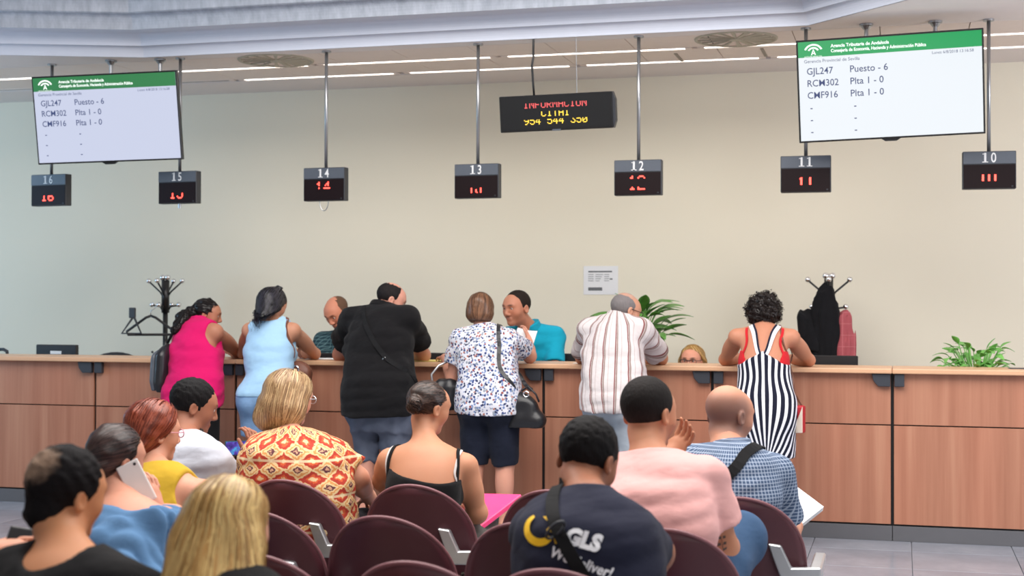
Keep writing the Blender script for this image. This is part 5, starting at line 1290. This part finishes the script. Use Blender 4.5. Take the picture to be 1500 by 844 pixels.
# patterned blouse woman
p = seated('person seated in red and ochre patterned blouse with blonde brown bob', 1, 441, W(424, 585, 5.55), (28, 8, 3), W(428, 640, 5.47), yaw=5, sex='f', b=1.3, sh=.17, skin=(206, 152, 126), elR=Z(522, 5.50, .79), wrR=Z(540, 5.72, .68), elL=Z(392, 5.5, .8), wrL=Z(412, 5.75, .68), shL=W(396, 668, 5.46), shR=W(492, 674, 5.48))
p.body(h=.009, hh=.006)
p.shirt(ikat(), 'patterned_blouse', .020, .72, hem=.54, fold=.005, flare=.02, trap=True, extra=lambda F: F.loft([(.54, p.P[0]+.01, p.P[1]-.02, .25, .19), (.75, p.P[0]+.01, p.P[1]-.03, .235, .18), (.95, p.C[0]+.005, p.C[1]-.02, .215, .15)], k=.06, n=2.5), h=.008)
p.pants(darkc); p.shoes(shoet)
hb = [((0, -.014, .038), (.098, .112, .095)), ((0, -.045, -.035), (.108, .092, .09)), ((-.03, -.08, -.09), (.075, .055, .055)), ((.05, -.03, -.05), (.062, .075, .085))]
p.hair((158, 124, 88), hb, [((0, .055, .05), (0, .85, -.3)), ((0, 0, -.135), (0, .1, -1))], disp=(.003, 16), strands=dict(n=3000, L=.16, w=.0021, hi=(204, 172, 128), lift=.006, flow=lambda l: np.stack([l[:, 0]*2.5, -.3-0*l[:, 0], -.9+0*l[:, 0]], 1)), h=.006)
glasses(p, M['alu'])

# black top woman with bun
p = seated('person seated in black strappy top with dark hair in a bun', 1, 624, W(627, 598, 5.53), (32, 12, 4), W(627, 654, 5.45), yaw=8, sex='f', b=1.03, sh=.165, shL=W(572, 676, 5.44), shR=W(681, 684, 5.47), hs=.95, skin=(196, 140, 108), elR=W(699, 752, 5.52), wrR=Z(690, 5.72, .66), elL=Z(560, 5.52, .78), wrL=Z(600, 5.75, .68), handR=flat, handL=flat)
p.body(h=.008, hh=.0055)
F = SDF(); p.torso(F, .009, .05, True, False, False); F.clip((p.C[0], p.C[1]-.10, W(625, 699, 5.36)[2]), unit((.16, -.12, 1))); F.clip((0, 0, .53), (0, 0, -1)); F.disp(.002, 8, 1); p.sf = F; p.wear('black_top', F, blackc, .008)
wstr = cloth('white_bra_strap', S((214, 208, 206)))
N_ = lambda x, z, y=-.08: p.N+V(x, y, z)
ribbon('top_strap', [N_(-.145, -.16), N_(-.135, -.08), N_(-.125, -.02, -.02), N_(-.12, -.01, .05)], .014, blackc, p.o, p.bf, .004); ribbon('top_strap', [N_(.105, -.20), N_(.118, -.12), N_(.13, -.02, -.02), N_(.12, -.01, .05)], .014, blackc, p.o, p.bf, .004)
ribbon('bra_strap', [N_(-.155, -.13), N_(-.15, -.07), N_(-.138, -.015, -.02), N_(-.13, -.01, .05)], .009, wstr, p.o, p.bf, .003); ribbon('bra_strap', [N_(.075, -.17), N_(.105, -.10), N_(.142, -.02, -.02), N_(.13, -.01, .05)], .009, wstr, p.o, p.bf, .003)
p.pants(cloth('speckled_skirt', S((90, 88, 84)), .9, .4)); p.shoes(shoet)
p.hair((46, 34, 30), [((0, -.014, .036), (.080, .099, .086)), ((.030, -.106, .002), (.038, .032, .042))], [((0, .055, .07), (0, .75, -.55)), ((0, -.05, -.07), (0, .55, -1))], k=.007, disp=(.002, 22), strands=dict(n=1200, L=.09, w=.0018, hi=(84, 62, 52), flow=lambda l: np.stack([-l[:, 0]-.012, -.098-l[:, 1]-.05, .02-l[:, 2]], 1)))
t = tag(MB().box((-.12, -.165, -.012), (.12, .165, .012)).build('document_folder', plain('neon_pink_plastic', S((255, 62, 128)), .4), bevel=.004), 'bright pink plastic folder on the lap of woman in black top', 'folder')
c = W(700, 752, 5.78); t.location = c; t.rotation_euler = (R_(20), R_(-4), R_(-24))

# plaid shirt man
bp = plaidm('blue_gingham', S((72, 90, 118)), S((168, 180, 198)), .0125, .26, S((60, 78, 106)))
p = seated('person seated in blue plaid shirt with shaved head and black strap', 1, 1075, W(1067, 610, 5.52), (36, 10, 0), W(1072, 660, 5.44), yaw=10, b=1.05, shR=W(1133, 696, 5.46), skin=(204, 146, 118), elR=W(1150, 785, 5.52), wrR=W(1164, 770, 5.76), elL=Z(1010, 5.5, .8), wrL=Z(1060, 5.78, .72), handR=dict(d=(-.1, .8, .35), n=(-.8, .1, -.4), curl=34))
p.body(h=.008, hh=.005, paint=lambda bl, x, y, z: (bl(.8*(1/(1+np.exp(-(.075-z)/.012)))*(1/(1+np.exp((y-.03)/.012)))*(1/(1+np.exp(-(z+.065)/.006))), S((104, 82, 76))), bl(.3*(z < -.03)*(y > .0), S((120, 92, 84)))))
p.shirt(bp, 'plaid_shirt', .016, .78, hem=.55, fold=.005, collar=True, flare=.018, h=.008); p.pants(jeansb); p.shoes(shoeb)
o = MB().prism([(0, 0), (.012, .015), (.012, .03), (0, .022)], 0, .0005)
t = empty('crossbody_bag', tuple(p.root+V(0, 0, .6)), 'black crossbody bag strap over the plaid shirt man', 'bag'); o_ = V(*t.location); FS = Sh(p, o_, [p.bf, p.sf]); a = lambda x, y, z: p.C+p.rt*x+p.fw*y+V(0, 0, z)+p.root-o_
ribbon('strap', [a(-.14, .16, -.12), a(.0, .2, .06), a(.09, .14, .22), a(.105, -.03, .215), a(.03, -.16, .12), a(-.08, -.18, -.03), a(-.18, -.06, -.16), a(-.2, .06, -.2)], .042, M['strapm'], t, FS, .006)
m = MB(); c = a(-.2, .14, -.26); m.box(c-V(.045, .08, .07), c+V(.045, .08, .07)); m.build('bag_body', M['leather'], t, bevel=.02, segs=2)
m = MB()
for i in range(9): m.box((-.075+.002*(i % 3), -.13-.002*(i % 2), i*.0035), (.075+.002*(i % 3), .13, i*.0035+.003))
t = tag(m.build('paper_stack', M['paper']), 'thick stack of white papers held by the man in plaid', 'paper'); t.location = W(1152, 757, 5.80); t.rotation_euler = (R_(30), R_(30), R_(-25))

# redhead in yellow
p = seated('person seated in sleeveless yellow top with short red hair and glasses', 2, 245, W(226, 636, 4.74), (34, 6, 0), W(236, 692, 4.66), yaw=8, sex='f', b=1.0, sh=.145, hs=.95, skin=(204, 148, 122))
p.body(h=.008, hh=.005)
yl = cloth('mustard_jersey', S((190, 154, 44)), .85, .06); p.shirt(yl, 'yellow_top', .013, 0, hem=.55, fold=.004, armhole=.032, h=.008); p.pants(darkc); p.shoes(shoet)
p.hair((122, 52, 34), [((0, -.016, .045), (.095, .112, .100)), ((0, -.055, -.02), (.082, .068, .085)), ((0, -.07, -.09), (.045, .03, .05))], [((0, .055, .07), (0, .75, -.5)), ((0, -.06, -.12), (0, .5, -1))], disp=(.003, 20), strands=dict(n=2200, L=.10, w=.0019, lift=.006, hi=(158, 78, 54), flow=lambda l: np.stack([l[:, 0]*3, -.5+0*l[:, 0], -.8+0*l[:, 0]], 1)), h=.006)
glasses(p, plain('pink_frame', S((208, 140, 150)), .3))

# pink shirt man
p = seated('person seated in pale pink T-shirt with short dark hair and forearm tattoo', 2, 966, W(950, 608, 4.74), (26, 6, -2), W(955, 672, 4.66), yaw=8, b=1.12, sh=.2, shR=W(1034, 704, 4.70), shL=W(912, 700, 4.66), skin=(190, 132, 100), elR=W(1058, 798, 4.74), wrR=W(1030, 806, 4.98), elL=Z(905, 4.95, .85), wrL=W(978, 672, 5.0), handL=dict(d=(.55, .1, .75), n=(-.3, -.9, .2), curl=26),
           knR=W(1083, 790, 4.95), anR=Z(965, 5.10, .50), leg=1.28)
p.body(h=.008, hh=.005, paint=lambda bl, x, y, z: bl(.35*(z < -.03)*(y > .01), S((120, 88, 74))))
p.shirt(cloth('pale_pink_jersey', S((230, 174, 170)), .85, .04), 'pink_tshirt', .016, .66, hem=.53, fold=.006, ff=(2.5, 3, 10), flare=.016, h=.008, extra=lambda F: F.loft([(.53, p.P[0], p.P[1]-.02, .185, .16), (.75, p.P[0]-.01, p.P[1]-.02, .18, .15), (.93, p.C[0]-.01, p.C[1]-.01, .18, .13)], k=.05, n=2.6)); p.pants(jeansb, h=.009, waist=.30); p.shoes(shoew)
p.hair((30, 25, 24), [((0, -.014, .040), (.083, .101, .092))], shortcuts(.076, .086, .018, -.075), disp=(.001, 80))
m = MB(); c0 = p.el['R']*.95+p.sh['R']*.05+V(.016, -.07, .0)
for (x0, z0_, x1, z1) in ((-.018, .012, .016, .018), (-.006, .014, .004, -.020), (-.020, -.004, .018, .002), (.002, -.018, .020, -.012)):
    P = np.array([c0+V(x0, 0, z0_), c0+V(x1, 0, z1), c0+V(x1, 0, z1+.007), c0+V(x0, 0, z0_+.007)])
    for _ in range(10): P = P-np.clip(p.bf.pts(P)-.0012, -.03, .03)[:, None]*p.bf.grad(P)
    m.add(P, [(0, 1, 2, 3)])
m.build('tattoo', plain('tattoo_ink', S((88, 72, 66)), .6), p.o)

# woman on the phone
p = seated('person seated in off-shoulder denim top holding a white phone to her ear', 3, 195, W(170, 674, 4.14), (24, 6, 6), W(186, 738, 4.08), yaw=10, sex='f', b=.9, sh=.128, hs=.95, skin=(204, 146, 122), elR=Z(256, 4.24, .80), wrR=W(229, 750, 4.18), handR=dict(d=(-.20, .05, 1), n=(-.85, .1, -.1), curl=24, thumb=.5))
p.body(h=.008, hh=.005, hnd=.004)
dn = cloth('chambray', S((84, 120, 158)), .85, .18, 500)
z0 = W(190, 768, 3.95)[2]
F = SDF(); p.torso(F, .018, .05, True, True, False)
for q in 'LR': p.arm(F, q, .024, .55, .03, .012)
F.clip((p.N[0], p.N[1]-.1, z0+.045), (.05, .1, 1)); F.crease(.010, (9, 9, 1.5), 4); F.disp(.005, (16, 16, 4), 4); p.sf = F; p.wear('off_shoulder_top', F, dn, .007)
p.pants(jeansb); p.shoes(shoet)
p.hair((40, 28, 27), [((0, -.016, .04), (.084, .103, .092)), ((0, -.07, -.02), (.06, .05, .06)), ((.02, -.10, -.04), (.05, -.07, -.17), .026, .010)], [((0, .055, .07), (0, .75, -.55)), ((0, -.06, -.10), (0, .4, -1))], disp=(.0025, 20), strands=dict(n=2000, L=.11, w=.0018, hi=(74, 54, 50), flow=lambda l: np.stack([-l[:, 0]*2, -1+0*l[:, 0], -.35+0*l[:, 0]], 1)), h=.006)
m = MB(); m.tube([p.N+p.sp*.035+.052*(p.rt*math.cos(a)*1.1+p.fw*math.sin(a)) for a in np.linspace(0, 6.28, 22)], .0035, 6); m.build('choker', M['black'], p.o, smooth=True)
t = empty('smartphone', tuple(W(200, 708, 4.10)), 'white smartphone held against the ear', 'phone', rot=(R_(-6), R_(-27), R_(26)))
MB().box((-.037, -.0045, -.072), (.037, .0045, .072)).build('phone_case', plain('white_phone', S((226, 222, 220)), .35), t, bevel=.004, segs=2)
MB().box((-.032, .0042, -.062), (.032, .0054, .062)).build('phone_screen', M['black'], t); m = MB(); m.bar((.022, -.0055, .058), (.022, -.004, .058), .005, 10); m.build('phone_camera', M['black'], t)

# navy courier shirt man
p = seated('person seated in navy T-shirt with yellow and white back print', 3, 868, W(860, 676, 4.06), (14, 26, 4), W(865, 727, 3.92), yaw=-6, b=1.08, shL=W(798, 776, 3.96), shR=W(922, 800, 3.88), skin=(150, 100, 74), elL=Z(775, 4.15, .82), elR=Z(962, 4.05, .80))
p.body(h=.008, hh=.005)
p.shirt(cloth('navy_jersey', S((35, 37, 54)), .88, .1), 'navy_tshirt', .015, .62, hem=.53, fold=.004, h=.007, flare=.014, extra=lambda F: F.loft([(.53, p.P[0], p.P[1]-.02, .20, .15), (.75, p.P[0], p.P[1]-.02, .20, .15), (.95, p.C[0], p.C[1]-.01, .19, .125)], k=.05, n=2.6)); p.pants(jeansb); p.shoes(shoeb)
p.hair((20, 17, 18), [((0, -.014, .040), (.084, .102, .092))], shortcuts(.074, .084, .022), disp=(.0035, 62))
def on_back(name, shapes, mat, p, off=.004):
    """flat print laid on the shirt back: shapes are (verts2d, faces) in metres right/up from the chest's back"""
    m = MB()
    for v, f in shapes:
        v = np.array(v); P = p.C+p.rt[None]*v[:, :1]+V(0, 0, 1)[None]*v[:, 1:2]-p.fw[None]*.16
        for _ in range(14):
            d = p.sf.pts(P)-off; P = P+p.fw[None]*np.clip(d, -.03, .03)[:, None]*.9
        m.add(P, f)
    return m.build(name, mat, p.o)
def dense(s, size, x, z, shear=.15, bold=.0, sx=1., rot=0.):
    v, f = text_mesh(s, size, 1., bold); c, sn = math.cos(rot), math.sin(rot); o = []
    for q in v: a, b = q[0]*sx+q[1]*shear, q[1]; o.append((a*c-b*sn+x, a*sn+b*c+z))
    return o, f
prw = plain('white_print', S((228, 228, 232)), .7); pry = plain('yellow_print', S((248, 196, 30)), .7)
rt_ = R_(-12)
on_back('white_print', [dense('GLS', .056, -.045, .082, .12, .0035, 1.0, rt_)], prw, p); on_back('white_print', [dense('We deliver!', .038, -.085, .045, .15, .001, .95, R_(-17))], prw, p)
OX, OZ, SS = -.055, .055, .72; an = np.linspace(R_(120), R_(330), 22); ov = []; 
for i, a_ in enumerate(an):
    th = .004+.026*math.sin(math.pi*min(1, i/21*.75+.05)); ov += [(-.085+(.052-th/2)*math.cos(a_), .075+(.046-th/2)*math.sin(a_)), (-.085+(.052+th/2)*math.cos(a_), .075+(.046+th/2)*math.sin(a_))]
ov = [(a_*SS+OX, b_*SS+OZ) for a_, b_ in ov]
on_back('yellow_swoosh', [(ov, [(2*i, 2*i+1, 2*i+3, 2*i+2) for i in range(21)]), ([(a_*SS+OX, b_*SS+OZ) for a_, b_ in [(-.075, .118), (-.028, .124), (-.012, .095), (-.04, .095), (-.056, .075), (-.03, .070), (-.02, .03), (-.0, .03)]], [(0, 1, 2, 3), (3, 2, 5, 4), (5, 2, 7, 6)])], pry, p)
t = empty('crossbody_bag', tuple(p.root+V(0, 0, .6)), 'black crossbody bag strap with buckle over the navy T-shirt', 'bag'); o_ = V(*t.location); FS = Sh(p, o_, [p.bf, p.sf]); a = lambda x, y, z: p.C+p.rt*x+p.fw*y+V(0, 0, z)+p.root-o_
ribbon('strap', [a(.10, .18, -.16), a(-.05, .2, .06), a(-.10, .14, .20), a(-.102, .0, .21), a(-.076, -.14, .14), a(-.004, -.2, .02), a(.11, -.18, -.14), a(.17, -.02, -.24), a(.2, .08, -.26)], .036, M['strapm'], t, FS, .007)
m = MB(); c = a(-.066, -.160, .115); m.tube([c+V(.03*math.cos(q)*.8+.012*math.sin(q), -.004-.02*math.sin(q), .024*math.sin(q)+.012*math.cos(q)) for q in np.linspace(0, 6.28, 16)], .004, 6); m.build('buckle', M['charcoal'], t, smooth=True)
m = MB(); c = a(.2, .14, -.3); m.box(c-V(.045, .08, .06), c+V(.045, .08, .06)); m.build('bag_body', M['leather'], t, bevel=.02, segs=2)

# thinning black hair man
p = seated('person seated in black T-shirt with thinning black hair, at front left', 4, 108, W(96, 726, 2.95), (20, 10, 3), W(104, 814, 2.86), yaw=6, b=.98, sh=.145, hs=.91, skin=(196, 136, 96))
p.body(h=.008, hh=.005)
p.shirt(blackc, 'black_tshirt', .014, .6, hem=.55, h=.007, scoop=(0, -.04, .02, .085, .10, .055)); p.pants(darkc); p.shoes(shoeb)
def thin_hair():
    t = NT('thinning_hair'); o = t.obj(); n = t.noise(o, 26, 4, .6); d = t.n('ShaderNodeVectorMath', operation='DISTANCE'); t.put(d.inputs[0], o); d.inputs[1].default_value = tuple(p.hp((-.004, -.088, .070)))
    f = t.math('SUBTRACT', .082, t.math('ADD', d.outputs['Value'], t.math('MULTIPLY', n, .05))); f = t.math('MULTIPLY', f, 26); f = t.math('MINIMUM', t.math('MAXIMUM', f, 0), .62)
    t.bump(t.noise(o, 180, 3), .6, .005); return t.fin(t.mix(f, S((20, 17, 19)), S((170, 140, 118))), .72, spec=.12)
ho = p.hair((24, 21, 23), [((0, -.014, .038), (.086, .104, .094)), ((0, -.06, -.045), (.062, .04, .05))], shortcuts(.074, .084, .02, -.085), disp=(.003, 45), h=.005); ho.data.materials[0] = thin_hair()

# blonde woman
p = seated('person seated with long straight blonde hair, nearest the camera', 4, 340, W(336, 776, 2.94), (8, 6, 0), W(340, 850, 2.86), yaw=0, sex='f', b=1.0, skin=(214, 160, 136))
p.body(h=.009, hh=.006); p.shirt(blackc, 'black_top', .013, .5, hem=.55, h=.009); p.pants(darkc); p.shoes(shoeb)
p.hair((168, 126, 70), [((0, -.014, .036), (.093, .108, .093)), ((0, -.045, -.02), (.105, .085, .10)), ('w', p.hp((0, -.055, -.05)), p.N+V(0, -.165, -.2), .100, .085), ('w', p.hp((-.04, -.045, -.05)), p.N+V(-.06, -.155, -.2), .08, .07), ('w', p.hp((.04, -.045, -.05)), p.N+V(.06, -.155, -.2), .08, .07)], [((0, .06, .075), (0, .75, -.5))], disp=(.002, (18, 18, 4)), strands=dict(n=5200, L=.26, w=.0017, hi=(222, 188, 122), lift=.004, vary=.3, steps=12, flow=lambda l: np.stack([l[:, 0]*4*(l[:, 2] > .03), -.6*(l[:, 2] > .06)-.05, -.8+0*l[:, 0]], 1)), h=.007)

# person mostly out of frame at the left edge
p = seated('person cut off by left edge, only a hand gripping a black phone showing', 4, -120, W(-128, 735, 3.0), (20, 10, 0), W(-124, 792, 2.92), yaw=10, b=1.0, skin=(202, 142, 114), elR=Z(-70, 3.0, .84), wrR=W(-22, 812, 3.16), handR=dict(d=(.85, .35, .20), n=(-.3, .3, -.85), curl=36))
p.body(h=.010); p.shirt(blackc, 'black_tshirt', .014, .6, hem=.55); p.pants(darkc); p.shoes(shoeb); p.hair((40, 32, 28), CAP, shortcuts())
t = empty('smartphone', tuple(W(24, 808, 3.2)), 'black smartphone gripped in the hand at left edge', 'phone', rot=(R_(-40), R_(10), R_(20))); MB().box((-.036, -.0045, -.07), (.036, .0045, .07)).build('phone_case', M['black'], t, bevel=.004, segs=2); MB().box((-.032, -.0056, -.06), (.032, -.0044, .06)).build('phone_screen', M['ledface2'], t)
